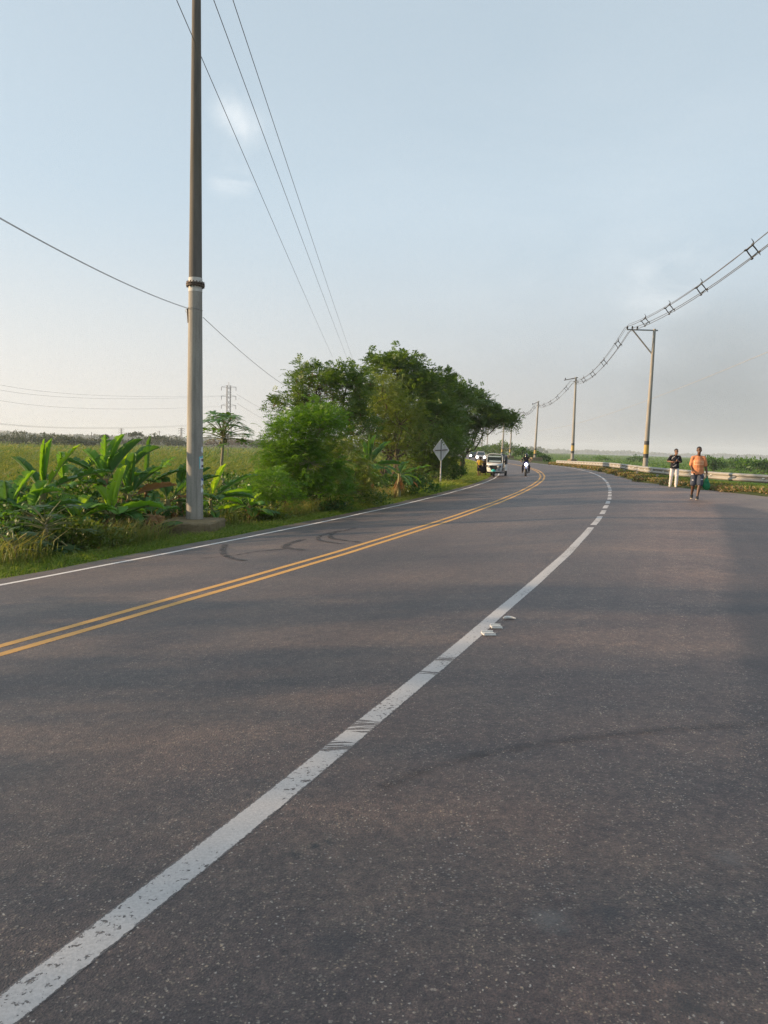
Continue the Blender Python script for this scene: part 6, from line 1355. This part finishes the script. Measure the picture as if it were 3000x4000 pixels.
# --- oncoming cars
def car(px, dep, label, paint, tall, rz=0, seed=0, pick=False):
    p = ground_at(px, dep); o = empty('car', p, label, 'car', 'oncoming vehicles beyond the bend', rz); hw = .88; H1, H2 = (.98, tall)
    prof = [(-2.1, .42), (-2.12, .70), (-2.0, .86), (-1.15, H1), (1.9, H1 + .02), (2.1, .80), (2.1, .42)]
    mb = MB(); mb.prism(prof, -hw, hw, plane='YZ'); b_ = mb.build('body', paint, o); bv = b_.modifiers.new('b', 'BEVEL'); bv.width = .09; bv.segments = 3
    mb = MB(); V = [(-.80, -1.1, H1), (.80, -1.1, H1), (.80, 1.8, H1), (-.80, 1.8, H1), (-.62, -.45, H2), (.62, -.45, H2), (.62, 1.3, H2), (-.62, 1.3, H2)]; mb.add(V, [(0, 1, 5, 4), (1, 2, 6, 5), (2, 3, 7, 6), (3, 0, 4, 7), (4, 5, 6, 7), (0, 3, 2, 1)]); c_ = mb.build('cabin', paint, o); bv = c_.modifiers.new('b', 'BEVEL'); bv.width = .07; bv.segments = 3
    k = lambda t, x: (x * (.80 - .18 * t) , -1.1 + .65 * t - .035, H1 + (H2 - H1) * t)
    mb = MB(); mb.add([k(.12, -.88), k(.12, .88), k(.85, .86), k(.85, -.86)], [(0, 1, 2, 3)]); mb.build('windscreen', M_GL, o)
    for s_ in (-1, 1): mb = MB(); mb.add([(s_ * (.80 - .18 * t) + s_ * .012, y, H1 + (H2 - H1) * t) for t, y in ((.12, -.75), (.12, 1.5), (.82, 1.15), (.82, -.30))], [(0, 1, 2, 3)]); mb.build('side_window', M_GL, o)
    mb = MB(); mb.box((0, -2.13, .62), (1.0, .05, .16), bev=.02); mb.build('grille', M_TB, o); mb = MB(); mb.box((0, -2.12, .42), (1.7, .14, .16), bev=.04); mb.build('bumper', M_TB if seed else paint, o)
    for s_ in (-1, 1):
        mb = MB(); mb.lathe([(.17, .02), (.16, -.03), (.05, -.06)], (s_ * .64, -2.12, .70), 16, 0, 'Y'); mb.build('headlight', M_LAMPW, o, True)
        mb = MB(); mb.box((s_ * .98, -.85, 1.0), (.18, .1, .12), bev=.03); mb.build('side_mirror', paint, o)
        for y in (-1.3, 1.3): wheel(o, (s_ * .80, y, .32), .32, .2)
    return o
car(1873, 138, 'pale sport utility car with glaring headlights coming round the bend', simple('pale_car_paint', (.42, .40, .40), .35, coat=.5), 1.66, -.11)
car(1846, 162, 'dark car with headlights on following the pale one, at the edge of the trees', simple('dark_car_paint', (.03, .035, .04), .3, coat=.5), 1.5, -.11, 1)
# --- litter beside the white line
M_LIT = simple('white_broken_plastic', (.66, .64, .60), .5, var=.25, scale=30)
def litter(px, py, dx, dy, rz, lb, curved=False):
    q = ground_hit(px, py, .008); d_q, t_q = dist_(np.array([q[0]]), np.array([q[1]])); o = empty('plastic_fragment', (q[0], q[1], float(zroad(t_q, d_q)[0]) + .002), lb, 'litter', 'broken plastic beside the white line', rz); mb = MB()
    if curved: mb.tube([(dx * (t - .5), dy * math.sin(t * 3.1), .012) for t in np.linspace(0, 1, 10)], [.004, .010, .014, .014, .013, .012, .011, .01, .008, .004], 6); mb.build('strip', M_LIT, o, True)
    else:
        mb.box((0, 0, .004), (dx, dy, .010), bev=.004); mb.build('plate', M_LIT, o)
        for s_ in (-1, 1): mb = MB(); mb.box((0, s_ * dy * .42, .014), (dx * .9, .008, .014)); mb.build('rim', M_LIT, o)
litter(1908, 2476, .105, .10, .12, 'white broken plastic piece nearest the white line')
litter(1938, 2449, .095, .095, .05, 'white broken plastic piece in the middle of the three')
litter(1990, 2419, .11, .035, .0, 'thin curved white plastic strip, farthest of the three pieces', True)
# ================================================================ the air
mb = MB(); mb.box((0, 0, 22), (8000, 8000, 54))
m, nt, b, out = new_mat('haze_air'); nt.nodes.remove(b)
pv = N(nt, 'ShaderNodeVolumePrincipled'); pv.inputs['Color'].default_value = (.84, .92, 1.0, 1); pv.inputs['Density'].default_value = .00027; pv.inputs['Anisotropy'].default_value = .1
nt.links.new(pv.outputs[0], out.inputs['Volume'])
hzb = mb.build('haze', m); tag(hzb, 'pale evening haze lying over the whole plain', 'haze', kind='stuff')
